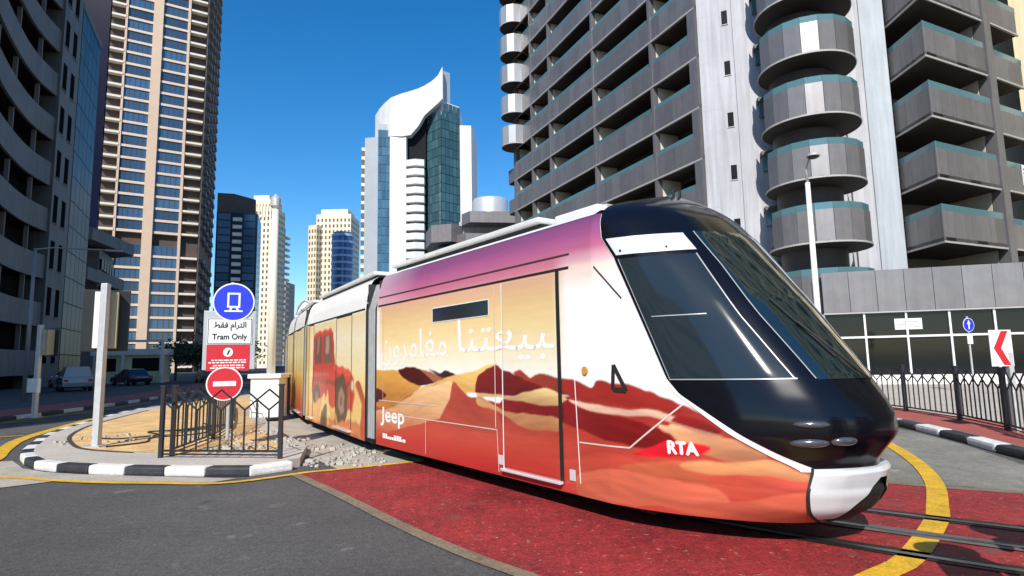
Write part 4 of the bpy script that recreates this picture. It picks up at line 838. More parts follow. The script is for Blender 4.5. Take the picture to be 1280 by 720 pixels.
f = Fr(at(398, 321), at(432, 321)); MB().prism([f.p(0, 0, 0)[:2], f.p(f.L, 0, 0)[:2], f.p(f.L, -14, 0)[:2], f.p(0, -14, 0)[:2]], 82.5, 85.5).obj('crown_step', beige_l, t)
win_tower('beige_tower', 'yellowish beige slab joined to the left of the wide beige tower', Fr(at(382, 318), at(392.5, 316)), 18, 76, beige, win_b, 3, 22)
bc = thing('blue_cylinder_tower', (*at(426, 290), 0), 'round blue glass tower in front of the wide beige tower', 'building')
MB().lathe([(5.2, 0), (5.2, 64), (4.2, 64.1), (4.2, 65.5), (0, 65.6)], (*at(426, 290), 0), 32).obj('glass_drum', mat('blue_drum_glass', (.06, .14, .32), .2, metal=.2), bc)
for k in range(19): MB().lathe([(5.25, 2 + k * 3.4), (5.45, 2 + k * 3.4), (5.45, 3.1 + k * 3.4), (5.25, 3.1 + k * 3.4)], (*at(426, 290), 0), 32).obj('floor_ring', mat('pale_blue_ring', (.42, .50, .60), .5), bc)
# dark blue tower with brown cap and white balcony stack
bg_ = thing('blue_glass_tower', (*at(290, 235), 0), 'dark blue glass tower with brown top and a central stack of white balconies', 'building')
f = Fr(at(264, 235), at(317, 240)); MB().prism([f.p(0, 0, 0)[:2], f.p(f.L, 0, 0)[:2], f.p(f.L, -20, 0)[:2], f.p(0, -20, 0)[:2]], 0, 63).obj('wall', mat('navy_glass', (.02, .035, .06), .15, noise=.3, nscale=.08), bg_)
MB().prism([f.p(0, -.6, 0)[:2], f.p(f.L * .4, -.6, 0)[:2], f.p(f.L * .9, -8, 0)[:2], f.p(0, -14, 0)[:2]], 63, 71).obj('crown', brown, bg_)
for x0, x1 in ((.04, .34), (.66, .94)):
    for k in range(20): f.box('window', mat('sky_window', (.07, .14, .22), .1, rnd=.4, spec=.8), bg_, f.L * x0, f.L * x1, 0, .2, 2 + k * 3.05, 4.6 + k * 3.05)
for k in range(20): f.box('balcony', cream_s, bg_, f.L * .40, f.L * .62, .0, 1.0, 1.5 + k * 3.05, 2.9 + k * 3.05)
# white sail-topped tower
D = 212.; Xw = lambda x: (x - 640) / 750 * D
wt = thing('white_sail_tower', (Xw(520), D + 10, 0), 'white tower with sweeping sail-shaped crown and blue-green glass corners', 'building')
wh = mat('white_render', (.66, .655, .65), .7, noise=.08, nscale=.12, streak=.06); wgl = mat('blue_green_glass', (.05, .115, .135), .12, rnd=.3, spec=.7); wgl2 = mat('blue_glass_strip', (.06, .14, .22), .12, rnd=.3); pale_g = mat('pale_grey_face', (.36, .39, .42), .4, noise=.08, nscale=.2)
MB().prism([(Xw(441), 226), (Xw(452), 213), (Xw(471), 212), (Xw(471), 238), (Xw(441), 238)], 0, 84).obj('west_wing', pale_g, wt)
fa_ = Fr((Xw(441), 226), (Xw(452), 213))
for k in range(24): fa_.box('balcony', cream_s, wt, 1, fa_.L - 3, 0, 1.2, 2 + k * 3.4, 3.2 + k * 3.4)
fb2 = Fr((Xw(470), 211.7), (Xw(485.5), 212.5)); MB().prism([fb2.p(0, -.2, 0)[:2], fb2.p(fb2.L, -.2, 0)[:2], (Xw(486), 236), (Xw(470), 236)], 0, 89).obj('glass_bay', pale_g, wt)
for k in range(26):
    for j in range(3): fb2.box('pane', wgl2, wt, j * fb2.L / 3 + .08, (j + 1) * fb2.L / 3 - .08, -.19, .1, 1 + k * 3.3, 4.1 + k * 3.3)
MB().prism([(Xw(485.6), 211.5), (Xw(507), 211), (Xw(507), 236), (Xw(485.6), 236)], 0, 88).obj('white_wall', wh, wt)
MB().prism([(Xw(507.1), 214), (Xw(531), 214), (Xw(533), 236), (Xw(507.1), 236)], 0, 95).obj('recess', lw_d, wt)
for k in range(22):
    bcn = MB().prism([(Xw(507.1), 211.2), (Xw(519), 210.2), (Xw(530), 211.2), (Xw(530), 214.2), (Xw(507.1), 214.2)], 1 + 3.4 * k, 3.35 + 3.4 * k).obj('balcony', wh, wt)
gp = [(Xw(530.5), 216), (Xw(553), 209.5), (Xw(575), 216)]
MB().prism(gp + [(Xw(575), 236), (Xw(530.5), 236)], 0, 90).obj('glass_prism', lw_d, wt)
for f, hh in ((Fr(gp[0], gp[1]), (92, 96)), (Fr(gp[1], gp[2]), (96, 98))):
    n = 5; w = f.L / n
    for k in range(28):
        for j in range(n):
            if 1 + k * 3.4 + 3.3 < hh[0] + (hh[1] - hh[0]) * j / n: f.box('pane', wgl, wt, j * w + .1, (j + 1) * w - .1, 0, .12, 1 + k * 3.4, 4.2 + k * 3.4)
MB().prism([(Xw(531), 217), (Xw(553), 211), (Xw(574), 217), (Xw(574), 234), (Xw(531), 234)], 90, 97).obj('penthouse', wh, wt)
MB().prism([(Xw(575.1), 215), (Xw(590), 215.5), (Xw(593), 219), (Xw(593), 236), (Xw(575.1), 236)], 0, 89).obj('east_wall', wh, wt)
cp = [(466, 222, 96.5, 84), (471, 217.5, 97, 84), (478, 214, 97.8, 84), (486, 211.3, 98.6, 84), (500, 210.6, 99.8, 83.5), (512, 210.3, 100.6, 83.8), (522, 210.1, 101.4, 87), (530, 210, 102.4, 91), (540, 209.3, 103.8, 93.3), (548, 208.6, 105.6, 95), (554, 208, 108.6, 96.5)]
mb = MB(); V = []
for (x, y, zt, zl) in cp: xx = (x - 640) / 750 * y; V += [(xx, y, zl), (xx, y, zt), (xx, y + 3, zt), (xx, y + 3, zl)]
F = [(0, 1, 2, 3), tuple(4 * (len(cp) - 1) + q for q in (3, 2, 1, 0))]
for i in range(len(cp) - 1):
    for q in range(4): F.append((4 * i + q, 4 * i + 4 + q, 4 * i + 4 + (q + 1) % 4, 4 * i + (q + 1) % 4))
mb.add(V, F).obj('sail_crown', wh, wt)
MB().prism([(Xw(553), 211.2), (Xw(563), 214), (Xw(558), 222)], 97, 109).obj('spire_back', pale_g, wt)
# small grey block in front of the sail tower
D2 = 95.; Xs = lambda x: (x - 640) / 750 * D2
sb = thing('terraced_block', (Xs(590), 100, 0), 'grey terraced block with pale drum on its roof below the sail tower', 'building')
MB().prism([(Xs(545), 96), (Xs(572), 93.4), (Xs(660), 95), (Xs(660), 112), (Xs(545), 112)], 0, 20).obj('wall', conc, sb)
MB().prism([(Xs(574), 95), (Xs(660), 96.5), (Xs(660), 110), (Xs(574), 110)], 20, 24).obj('upper_wall', conc, sb)
for (pts, z0, z1) in (([(527, 99), (540, 93.5), (566, 92.6), (578, 94.5), (578, 108), (527, 108)], 20.4, 23.2), ([(527, 99), (538, 94), (552, 94), (552, 108), (527, 108)], 15.2, 17.8), ([(570, 94), (584, 92.3), (660, 94), (660, 110), (570, 110)], 19.6, 21.6), ([(578, 94), (590, 91.8), (660, 93), (660, 110), (578, 110)], 23.2, 25.0), ([(527, 99), (538, 94), (552, 94), (552, 108), (527, 108)], 10, 12.8)):
    MB().prism([(Xs(x), y) for x, y in pts], z0, z1).obj('terrace_band', g_panel, sb)
for i in range(6): box('window', room, sb, (Xs(590 + i * 11), 93.95 + .17 * i, 17.2), (.8, .3, 2.2), 0)
MB().lathe([(3.0, 24.9), (3.0, 28.3), (2.8, 28.6), (0, 28.7)], (Xs(613), 99, 0), 32).obj('roof_drum', mat('drum_metal', (.62, .63, .66), .35, metal=.4), sb, True)

# ------------------------------------------------------------------ signs
def disc(mb, c, r, n=32):
    mb.add([(c[0] + r * math.cos(2 * math.pi * k / n), c[1], c[2] + r * math.sin(2 * math.pi * k / n)) for k in range(n)], [tuple(range(n))]); return mb
def ring2(mb, c, r0, r1, n=32):
    V = [(c[0] + r * math.cos(2 * math.pi * k / n), c[1], c[2] + r * math.sin(2 * math.pi * k / n)) for r in (r0, r1) for k in range(n)]
    return mb.add(V, [(k, (k + 1) % n, n + (k + 1) % n, n + k) for k in range(n)])
s_blue = mat('sign_blue', (.02, .04, .62), .35, noise=.05, nscale=6); s_red = mat('sign_red', (.55, .02, .03), .35, noise=.06, nscale=6); s_white = mat('sign_white', (.80, .80, .78), .4, noise=.05, nscale=5); s_black = mat('sign_black', (.01, .01, .01), .5); s_back = mat('sign_back', (.48, .49, .50), .5, metal=.4, noise=.1, nscale=5)
class Sg:                                   # a sign face in its own upright frame: x right, z up, y towards the back
    def __init__(s, root, loc, rz): s.root = root; s.M = Matrix.Translation(loc) @ Matrix.Rotation(rz, 4, 'Z')
    def put(s, mb, name, m, parent=None, bevel=0.):
        o = bpy.data.objects.new(name, mb.mesh(name, m, bevel=bevel)); return link(o, parent or s.root, s.M)
    def letters(s, name, m, parent, body, x, z, w, h, y=-.004, bold=0.):
        V, F = text_mesh(body, 1); xs = [v[0] for v in V]; ys = [v[1] for v in V]; mb = MB()
        V = [(x + (v[0] - min(xs)) / (max(xs) - min(xs)) * w, y, z + (v[1] - min(ys)) / (max(ys) - min(ys)) * h) for v in V]
        for i, (a, b) in enumerate([(0, 0)] if not bold else [(0, 0), (bold, 0), (-bold, 0), (0, bold), (0, -bold)]): mb.add([(q[0] + a, q[1] - i * .0003, q[2] + b) for q in V], F)
        return s.put(mb, name, m, parent)
    def plate(s, name, m, x0, x1, z0, z1, y0=0., y1=.012, parent=None, bevel=0.): return s.put(MB().box(((x0 + x1) / 2, (y0 + y1) / 2, (z0 + z1) / 2), (x1 - x0, y1 - y0, z1 - z0)), name, m, parent, bevel)
    def round(s, name, m, c, r, y0=0., y1=.012, parent=None):
        return s.put(MB().tube([(c[0], y0, c[1]), (c[0], y1, c[1])], r, 36), name, m, parent)
SX, SY = -5.42, 11.5; rzs = .36
tr = thing('tram_only_sign', (SX, SY, .146), 'sign post with blue tram disc, tram-only plate and no-entry disc behind the railing', 'sign')
MB().tube([(SX, SY + .05, .14), (SX, SY + .05, 3.3)], .032, 12).obj('post', galv, tr)
g = Sg(tr, (SX, SY - .02, 0), rzs)
b = g.round('blue_disc', s_white, (.06, 2.91), .37, -.004, .012); g.put(disc(MB(), (.06, -.008, 2.91), .345), 'disc_face', s_blue, b)
mb = MB()
def rrect(mb, x0, x1, z0, z1, w, y):
    for (a, c, e, f) in ((x0, x1, z1 - w, z1), (x0, x1, z0, z0 + w), (x0, x0 + w, z0 + w, z1 - w), (x1 - w, x1, z0 + w, z1 - w)): mb.add([(a, y, e), (c, y, e), (c, y, f), (a, y, f)], [(0, 1, 2, 3)])
rrect(mb, -.055, .175, 2.80, 3.09, .035, -.013); mb.add([(-.1, -.013, 2.72), (.22, -.013, 2.72), (.22, -.013, 2.75), (-.1, -.013, 2.75)], [(0, 1, 2, 3)])
mb.add([(-.02, -.013, 2.75), (.02, -.013, 2.75), (.04, -.013, 2.80), (.0, -.013, 2.80)], [(0, 1, 2, 3)]); mb.add([(.12, -.013, 2.75), (.16, -.013, 2.75), (.13, -.013, 2.80), (.09, -.013, 2.80)], [(0, 1, 2, 3)])
g.put(mb, 'tram_symbol', s_white, b)
bk = g.plate('backing_plate', s_back, -.45, .46, 1.62, 2.74, .02, .04, bevel=.008)
pl = g.plate('tram_only_plate', s_white, -.38, .40, 2.10, 2.60)
rrect_m = MB(); rrect(rrect_m, -.37, .39, 2.11, 2.59, .012, -.002); g.put(rrect_m, 'plate_border', s_black, pl)
g.letters('arabic_lettering', s_black, pl, ar(0xFE8D, 0xFEDF, 0xFE98, 0xFEAE, 0xFE8D, 0xFEE1, 0x20, 0xFED3, 0xFED8, 0xFEC2), -.27, 2.36, .56, .17, bold=.004)
g.letters('lettering', s_black, pl, 'Tram Only', -.29, 2.16, .60, .14, bold=.004)
rp = g.plate('warning_plate', s_red, -.38, .36, 1.60, 2.09)
g.put(disc(MB(), (-.01, -.004, 1.95), .085), 'warning_symbol', s_white, rp); g.put(MB().add([(-.035, -.006, 1.90), (-.005, -.006, 1.90), (.03, -.006, 1.99), (.0, -.006, 2.0)], [(0, 1, 2, 3)]), 'hand_symbol', s_black, rp)
mb = MB()
for (z, w) in ((1.79, .28), (1.745, .33), (1.69, .25), (1.645, .30)):
    x = -.01 - w
    while x < -.01 + w: L = random.uniform(.03, .09); mb.add([(x, -.003, z), (x + L, -.003, z), (x + L, -.003, z + .022), (x, -.003, z + .022)], [(0, 1, 2, 3)]); x += L + .018
g.put(mb, 'small_print', s_white, rp)
ne = g.round('no_entry_disc', s_white, (-.05, 1.36), .315, -.03, -.012); g.put(disc(MB(), (-.05, -.034, 1.36), .292), 'disc_face', s_red, ne); g.plate('entry_bar', s_white, -.24, .15, 1.315, 1.405, -.042, -.035, ne)
# chevron and small blue sign by the right-hand railing
cx, cy = 9.62, 11.75
ch = thing('chevron_sign', (cx, cy, .146), 'white sign with red chevron pointing left on a grey post at the railing', 'sign')
box('post', galv, ch, (cx, cy, .9), (.09, .09, 1.52)); g = Sg(ch, (cx - .17, cy - .06, 0), .12)
pl = g.plate('plate', s_white, -.24, .24, 1.40, 2.10, 0, .015, bevel=.004)
g.put(MB().add([(.17, -.004, 2.08), (.02, -.004, 2.08), (-.17, -.004, 1.75), (.02, -.004, 1.42), (.17, -.004, 1.42), (-.01, -.004, 1.75)], [(0, 1, 2, 5), (5, 2, 3, 4)]), 'red_chevron', s_red, pl)
bx_, by_ = 17.7, 23.4
bs = thing('keep_sign', (bx_, by_, .146), 'small round blue sign on a thin grey post before the glazed podium', 'sign'); bar('post', galv, bs, (bx_, by_, .14), (bx_, by_, 3.05), .035, 'rod'); g = Sg(bs, (bx_, by_ - .06, 0), .25)
d = g.round('blue_disc', s_white, (0, 2.72), .27); g.put(disc(MB(), (0, -.004, 2.72), .25), 'disc_face', s_blue, d); g.put(MB().add([(-.03, -.008, 2.55), (.03, -.008, 2.55), (.03, -.008, 2.8), (.09, -.008, 2.74), (.0, -.008, 2.92), (-.09, -.008, 2.74), (-.03, -.008, 2.8)], [(0, 1, 2, 6), (3, 4, 5)]), 'arrow', s_white, d)
g.plate('lower_plate', s_white, -.13, .13, 1.98, 2.36)

# ------------------------------------------------------------------ traffic signals, lamps, plinth
def signal(x, y, h, name, label, rz, hb, group='traffic signals seen from behind'):
    t = thing(name, (x, y, .146), label, 'traffic light', group)
    MB().box((x, y, .15 + h / 2), (.13, .13, h)).obj('pole', galv, t, bevel=.012); box('base_plate', galv, t, (x, y, .16), (.34, .34, .03))
    g = Sg(t, (x, y, 0), rz); zt = .15 + h - .1; zl = zt - hb
    bb = g.plate('backboard', s_black, -.42, .42, zl, zt, .34, .37, bevel=.012)
    hs_ = g.plate('housing', white_p, -.19, .0, zl + .06, zt - .06, .10, .34, bevel=.015); g.plate('housing', mat('tan_housing', (.42, .36, .22), .6), .04, .22, zl + .06, zt - .06, .12, .33, bevel=.012)
    for k in range(3): g.put(MB().tube([(0, .37, zt - .22 - k * (hb - .3) / 2.2), (0, .5, zt - .22 - k * (hb - .3) / 2.2)], .12, 16), 'lens_hood', s_black, bb)
    for z in (zl + .2, zt - .2): g.plate('bracket', galv, -.05, .05, z - .02, z + .02, .05, .2)
    return t, g
signal(-8.34, 12.22, 3.27, 'traffic_light', 'tall traffic signal on square pole standing in the sand bed', .5, 1.28)
t, g = signal(-15.55, 19.75, 3.0, 'traffic_light', 'shorter traffic signal on the shaded pavement with small white control boxes', -.5, .95)
for x0 in (-.26, .12): g.plate('control_box', white_p, x0, x0 + .3, .95, 1.4, -.16, -.06, bevel=.01)
px_, py_ = -7.48, 18.65
pp = thing('lamp_plinth', (px_, py_, .146), 'white concrete plinth with a tall white lamp pole beside the tram', 'lamp post')
MB().box((px_, py_, .72), (.86, .86, 1.16)).obj('plinth', white_c, pp, bevel=.02); MB().box((px_, py_, 1.36), (1.0, 1.0, .13)).obj('cap', white_c, pp, bevel=.02)
MB().tube([(px_, py_, 1.4), (px_, py_, 4), (px_, py_, 6.6)], [.13, .12, .10], 14).obj('pole', mat('cream_pole', (.72, .68, .58), .5), pp, True); MB().lathe([(.05, 6.6), (.16, 6.7), (.16, 6.95), (.02, 7.1)], (px_, py_, 0), 12).obj('lamp_head', galv, pp)
lx, ly = 9.78, 19.2
lp = thing('street_lamp', (lx, ly, .146), 'slender white street lamp with curved neck in front of the grey tower', 'street lamp')
MB().tube([(lx, ly, .14), (lx, ly, .9), (lx, ly, 7.3)], [.13, .105, .075], 14).obj('pole', white_p, lp, True)
MB().tube([(lx, ly, 7.3), (lx - .02, ly - .03, 7.75), (lx + .03, ly - .15, 8.02), (lx + .06, ly - .3, 8.13)], [.05, .04, .035, .03], 10).obj('neck', galv, lp, True)
MB().lathe([(.0, 8.19), (.12, 8.17), (.21, 8.09), (.19, 8.05), (.0, 8.05)], (lx + .06, ly - .38, 0), 20).obj('lamp_head', galv, lp, True); MB().lathe([(.19, 8.045), (.12, 8.0), (0, 7.99)], (lx + .06, ly - .38, 0), 16).obj('lens', s_black, lp)
lx, ly = -24.6, 30.5
lp = thing('street_lamp', (lx, ly, .13), 'grey street lamp with a long horizontal arm before the curved building', 'street lamp')
MB().tube([(lx, ly, .12), (lx, ly, 7.9)], [.11, .07], 12).obj('pole', mat('grey_pole', (.25, .26, .28), .5, metal=.3), lp, True); MB().tube([(lx, ly, 7.85), (lx + .6, ly + .4, 8.0), (lx + 2.6, ly + 1.4, 8.02)], .04, 8).obj('arm', MATS['grey_pole'], lp); MB().box((lx + 3.0, ly + 1.6, 8.0), (.8, .25, .1), .45).obj('lamp_head', MATS['grey_pole'], lp, bevel=.02)

# ------------------------------------------------------------------ parked cars, gatehouse, tram stop, trees
tyre_m = mat('tyre', (.015, .015, .016), .8); rim_m = mat('rim', (.5, .5, .52), .3, metal=.8); car_gl = mat('car_glass', (.01, .012, .015), .08, spec=.7); lampm = mat('car_lamp', (.6, .6, .58), .2); tail = mat('tail_lamp', (.35, .01, .01), .3)
def car(loc, rz, paint, label, suv=False):
    t = thing('parked_car', loc, label, 'car', 'cars parked on the shaded left pavement', rz); M = WM[t.name]
    hh = 1.72 if suv else 1.43; belt = 1.0 if suv else .86
    prof = [(-2.2, .32), (-2.25, .62), (-2.18, belt - .04), (-1.75, belt), (1.05, belt - .02), (1.95, belt - .16), (2.2, .62), (2.22, .34), (1.75, .26), (-1.7, .26)]
    cab = [(-2.0 if suv else -1.75, belt - .02), (-1.75 if suv else -1.1, hh - .04), (-.9, hh), (.1, hh - .03), (1.05, belt - .03)]
    def ext(p, w0, w1, zref=None):
        V = []; n = len(p)
        for sgn in (-1, 1): V += [(x, sgn * (w0 if not zref else w0 + (w1 - w0) * (z - zref[0]) / (zref[1] - zref[0])), z) for x, z in p]
        return MB().add(V, [tuple(range(n))[::-1], tuple(range(n, 2 * n))] + [(i, (i + 1) % n, n + (i + 1) % n, n + i) for i in range(n)])
    def pt(mb, name, m, parent=None, bevel=0., smooth=False): return link(bpy.data.objects.new(name, mb.mesh(name, m, smooth, bevel)), parent or t, M)
    body_ = pt(ext(prof, .88, .88), 'body', paint, None, .06); pt(ext(cab, .82, .64, (belt, hh)), 'cabin', paint, None, .04)
    for sgn in (-1, 1):
        a = [(x, sgn * (.835 - .18 * (z - belt) / (hh - belt)), z) for x, z in ((-1.55, belt + .06), (-1.12, hh - .14), (-.32, hh - .12), (-.32, belt + .06))]; pt(MB().add(a, [(0, 1, 2, 3)]), 'side_window', car_gl)
        a = [(x, sgn * (.835 - .18 * (z - belt) / (hh - belt)), z) for x, z in ((-.22, belt + .06), (-.22, hh - .12), (.06, hh - .14), (.78, belt + .06))]; pt(MB().add(a, [(0, 1, 2, 3)]), 'side_window', car_gl)
        pt(MB().box((2.14, sgn * .62, .66), (.12, .34, .13)), 'headlight', lampm); pt(MB().box((-2.19, sgn * .68, .74), (.1, .26, .16)), 'tail_light', tail); pt(MB().box((.75, sgn * .97, belt + .06), (.12, .16, .12)), 'mirror', paint, None, .02)
        for x in (-1.38, 1.38):
            w = pt(MB().tube([(x, sgn * .70, .33), (x, sgn * .90, .33)], .33, 20), 'wheel', tyre_m); pt(MB().tube([(x, sgn * .90, .33), (x, sgn * .915, .33)], .20, 14), 'rim', rim_m, w)
    for (x0, z0, x1, z1) in ((1.02, belt + .03, .16, hh - .08),): pt(MB().add([(x0, -.72, z0), (x0, .72, z0), (x1, .6, z1), (x1, -.6, z1)], [(0, 1, 2, 3)]), 'windscreen', car_gl)
pa = lambda n, c: mat(n, c, .25, coat=.8, metal=.2)
car((-33.8, 53.5, .13), 2.5, pa('navy_paint', (.012, .02, .06)), 'dark blue saloon car parked in front of the cream gatehouse')
car((-37.5, 51.0, .13), 2.5, pa('white_car', (.7, .7, .7)), 'white saloon car parked beneath the curved building'); car((-29.5, 58.5, .13), 2.2, pa('grey_car', (.10, .10, .11)), 'dark grey off-road car parked near the street trees', True)
car((-31.2, 43.0, .13), 2.3, pa('silver_car', (.38, .39, .40)), 'silver off-road car parked close to the street lamp', True); car((-25.5, 66.0, .13), 1.95, pa('black_car', (.015, .015, .016)), 'black saloon car parked furthest along the street')
kb = thing('gatehouse', (-38, 60, .13), 'small cream gatehouse with white framed flat canopy in front of the striped tower', 'kiosk')
f = Fr((-41.0, 59.2), (-35.3, 60.8)); MB().prism([f.p(0, 0, 0)[:2], f.p(f.L, 0, 0)[:2], f.p(f.L, -2.8, 0)[:2], f.p(0, -2.8, 0)[:2]], .1, 2.95).obj('wall', mat('gate_cream', (.66, .60, .40), .8), kb)
f.box('canopy', white_c, kb, -.3, f.L + .2, -3, .5, 2.9, 3.5); f.box('upper_beam', white_c, kb, 2.4, f.L + .2, -.3, .5, 4.2, 4.4)
for a in (2.5, f.L): f.box('canopy_post', white_c, kb, a - .1, a + .15, .3, .55, .1, 4.4)
for a in (.6, 3.2, 4.4): f.box('window', room, kb, a, a + 1.2, -.05, .03, 1.3, 2.6)
dm = thing('tram_stop_shelter', (-24.5, 66, 0), 'white curved tram stop shelter behind the tram', 'shelter')
mb = MB(); n = 14
for j in range(9): 
    y = 62 + j * 2.4; x0 = -21.5 - (y - 62) * .38; V = [(x0 + 1.5 * math.cos(math.pi * k / n) , y, 1.0 + 7.2 * math.sin(math.pi * k / n)) for k in range(n + 1)]
    mb.add(V, [])
mb.f = [(j * (n + 1) + k, j * (n + 1) + k + 1, (j + 1) * (n + 1) + k + 1, (j + 1) * (n + 1) + k) for j in range(8) for k in range(n)]; mb.obj('shell', white_c, dm, True)
MB().add([(-21.5 + 1.5 * math.cos(math.pi * k / n), 61.98, 1.0 + 7.2 * math.sin(math.pi * k / n)) for k in range(n + 1)], [tuple(range(n + 1))]).obj('end_wall', white_c, dm)
for j in range(0, 9, 2):
    y = 62 + j * 2.4; x0 = -21.5 - (y - 62) * .38
    MB().tube([(x0 + 1.55 * math.cos(math.pi * k / n), y, 1.0 + 7.25 * math.sin(math.pi * k / n)) for k in range(n + 1)], .12, 6).obj('rib', galv, dm)
    for sx in (-1.5, 1.5): box('column', galv, dm, (x0 + sx, y, .55), (.25, .25, 1.1))
leaf = mat('leaf', (.035, .06, .025), .6, rnd=.3, noise=.4, nscale=3); bark = mat('bark', (.10, .075, .055), .9, noise=.3, nscale=6)
def tree(x, y, h, r, label):
    t = thing('street_tree', (x, y, .13), label, 'tree', 'trees on the shaded left pavement'); mb = MB(); mb.tube([(x, y, .1), (x + .05, y, h * .3), (x - .05, y + .05, h * .55)], [.16, .12, .07], 8); tips = []
    for k in range(7):
        a = 2.4 * k; e = (x + r * .6 * math.cos(a), y + r * .6 * math.sin(a), h * (.58 + .06 * (k % 4))); mb.tube([(x, y, h * (.3 + .03 * k)), e], [.06, .02], 5); tips.append(e)
    mb.obj('trunk', bark, t); lf = MB()
    for k in range(1500):
        e = random.choice(tips); c = Vector(e) + Vector((random.gauss(0, r * .33), random.gauss(0, r * .33), random.gauss(0, h * .11))); s = random.uniform(.10, .22); u = Vector((random.uniform(-1, 1), random.uniform(-1, 1), random.uniform(-.6, .6))).normalized(); v = u.orthogonal().normalized()
        lf.add([c + u * s, c + v * s * .6, c - u * s, c - v * s * .6], [(0, 1, 2, 3)])
    lf.obj('crown', leaf, t)
tree(-38, 68, 5.0, 2.0, 'small dark round-crowned tree just right of the cream gatehouse'); tree(-33.5, 64, 4.4, 1.8, 'small dark tree standing between the gatehouse tree and the street'); tree(-34.5, 76, 5.2, 2.1, 'dark tree before the foot of the blue glass tower')

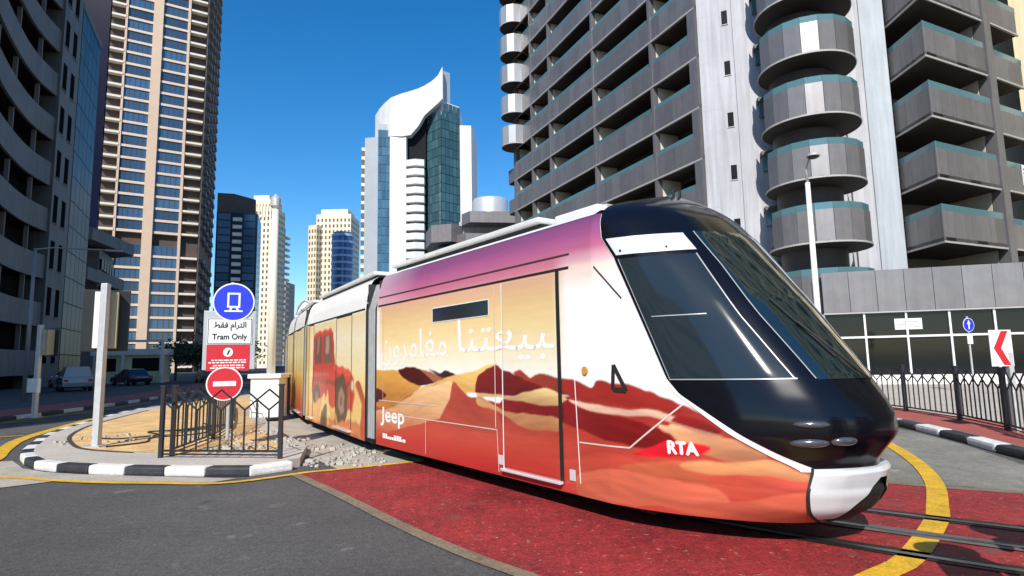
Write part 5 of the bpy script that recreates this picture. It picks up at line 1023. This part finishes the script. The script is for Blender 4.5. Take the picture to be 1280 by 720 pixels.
# ------------------------------------------------------------------ bystanders just outside the frame, whose shadows fall on the tracks
def person(x, y, rz, shirt, trousers, label, arm=0.):
    t = thing('person', (x, y, 0), label, 'person', None, rz); M = WM[t.name]; H = 1.72
    J = {'pelvis': (0, 0, .95), 'waist': (0, .01, 1.10), 'chest': (0, .0, 1.32), 'neck': (0, -.01, 1.47), 'headlow': (0, .01, 1.55), 'head': (0, .015, 1.63), 'crown': (0, 0, 1.69)}
    rad = {'pelvis': .15, 'waist': .135, 'chest': .155, 'neck': .055, 'headlow': .075, 'head': .092, 'crown': .06}; E = [('pelvis', 'waist'), ('waist', 'chest'), ('chest', 'neck'), ('neck', 'headlow'), ('headlow', 'head'), ('head', 'crown')]
    for n, sg in (('l', -1), ('r', 1)):
        J.update({n + 'sh': (sg * .19, 0, 1.40), n + 'el': (sg * .26, .02 + arm * .1, 1.12), n + 'wr': (sg * (.27 - arm * .1), .06 + arm * .25, .90 + arm * .35), n + 'hd': (sg * (.26 - arm * .12), .10 + arm * .3, .80 + arm * .5), n + 'hip': (sg * .10, 0, .88), n + 'kn': (sg * .11, .02, .48), n + 'an': (sg * .12, -.02, .09), n + 'toe': (sg * .14, .15, .04)})
        rad.update({n + 'sh': .072, n + 'el': .048, n + 'wr': .034, n + 'hd': .038, n + 'hip': .10, n + 'kn': .065, n + 'an': .045, n + 'toe': .04})
        E += [('chest', n + 'sh'), (n + 'sh', n + 'el'), (n + 'el', n + 'wr'), (n + 'wr', n + 'hd'), ('pelvis', n + 'hip'), (n + 'hip', n + 'kn'), (n + 'kn', n + 'an'), (n + 'an', n + 'toe')]
    ks = list(J); me = bpy.data.meshes.new('body'); me.from_pydata([J[k] for k in ks], [(ks.index(a), ks.index(b)) for a, b in E], []); o = link(bpy.data.objects.new('body', me), t, M)
    sk = o.modifiers.new('skin', 'SKIN'); sd = o.modifiers.new('sub', 'SUBSURF'); sd.levels = sd.render_levels = 2
    for i, k in enumerate(ks): v = me.skin_vertices[0].data[i]; v.radius = (rad[k], rad[k] * (.75 if k in ('chest', 'waist', 'pelvis') else 1)); v.use_root = k == 'pelvis'
    m = bpy.data.materials.new('person_' + label[:8]); m.use_nodes = True; nn = m.node_tree.nodes; ll = m.node_tree.links; tc = nn.new('ShaderNodeTexCoord'); sp = nn.new('ShaderNodeSeparateXYZ'); ll.new(tc.outputs['Object'], sp.inputs[0]); cr = nn.new('ShaderNodeValToRGB'); cr.color_ramp.interpolation = 'CONSTANT'
    mr = nn.new('ShaderNodeMath'); mr.operation = 'DIVIDE'; mr.inputs[1].default_value = 2.; ll.new(sp.outputs[2], mr.inputs[0]); ll.new(mr.outputs[0], cr.inputs[0]); el = cr.color_ramp.elements; el[0].position = 0; el[0].color = (.02, .02, .02, 1); el[1].position = .055; el[1].color = (*trousers, 1)
    for p, c in ((.5, shirt), (.738, (.42, .26, .18))): e = el.new(p); e.color = (*c, 1)
    ll.new(cr.outputs[0], nn['Principled BSDF'].inputs[0]); nn['Principled BSDF'].inputs['Roughness'].default_value = .8; me.materials.append(m)
    hr = MB().lathe([(.0, .12), (.06, .11), (.1, .06), (.108, -.01), (.1, -.03), (.235, -.035), (.24, -.02), (.1, -.01)], (0, -.005, 1.66), 20); link(bpy.data.objects.new('sun_hat', hr.mesh('sun_hat', mat('dark_hat', (.03, .028, .025), .6), True)), t, M)
    return t
person(3.25, 3.42, .3, (.10, .14, .24), (.03, .035, .05), 'person in dark blue shirt waiting beside the yellow line')
person(4.15, 3.95, .1, (.5, .5, .48), (.08, .07, .06), 'person in pale shirt standing next to the person in dark blue', .6)
person(4.6, 3.9, -.1, (.16, .05, .05), (.04, .04, .05), 'person in maroon shirt at the right of the waiting group', .3)

# cream block across the side street, out of frame to the right (mirrored in the windscreen)
cb2 = thing('cream_building', (48, 8, 0), 'cream balconied block on the pavement to the right of the camera', 'building')
fq = Fr((44, 24), (41, -22)); fq = fq if fq.n[0] < 0 else Fr((41, -22), (44, 24))
MB().prism([(44, 24), (41, -22), (62, -22), (62, 24)], 0, 78).obj('wall', crm, cb2)
for k in range(21):
    for j in range(9): fq.box('window', room, cb2, 2 + j * 5, 4.6 + j * 5, -.2, .02, 3 + k * 3.5, 5.1 + k * 3.5)
    for j in range(0, 9, 2): fq.box('balcony', crm, cb2, 1.6 + j * 5, 5 + j * 5, 0, 1.3, 2.2 + k * 3.5, 3.2 + k * 3.5)
# thin black tubes drawn for the dark curved lines on the sand
for pts, lab in (([(-8.0, 12.0), (-7.6, 12.6), (-7.9, 13.4), (-7.2, 14.0), (-7.5, 15.2), (-8.4, 16.5)], 'black hose curling over the sand beside the signal pole'), ([(-9.4, 13.6), (-8.6, 13.3), (-8.1, 13.9), (-8.7, 14.6), (-7.4, 14.9), (-6.8, 13.6)], 'black hose looping across the sand towards the railing')):
    tag(MB().tube([(p[0], p[1], .17) for p in smooth_path(P2(pts), .15)], .016, 6).obj('black_strand', dark), lab, 'strand')
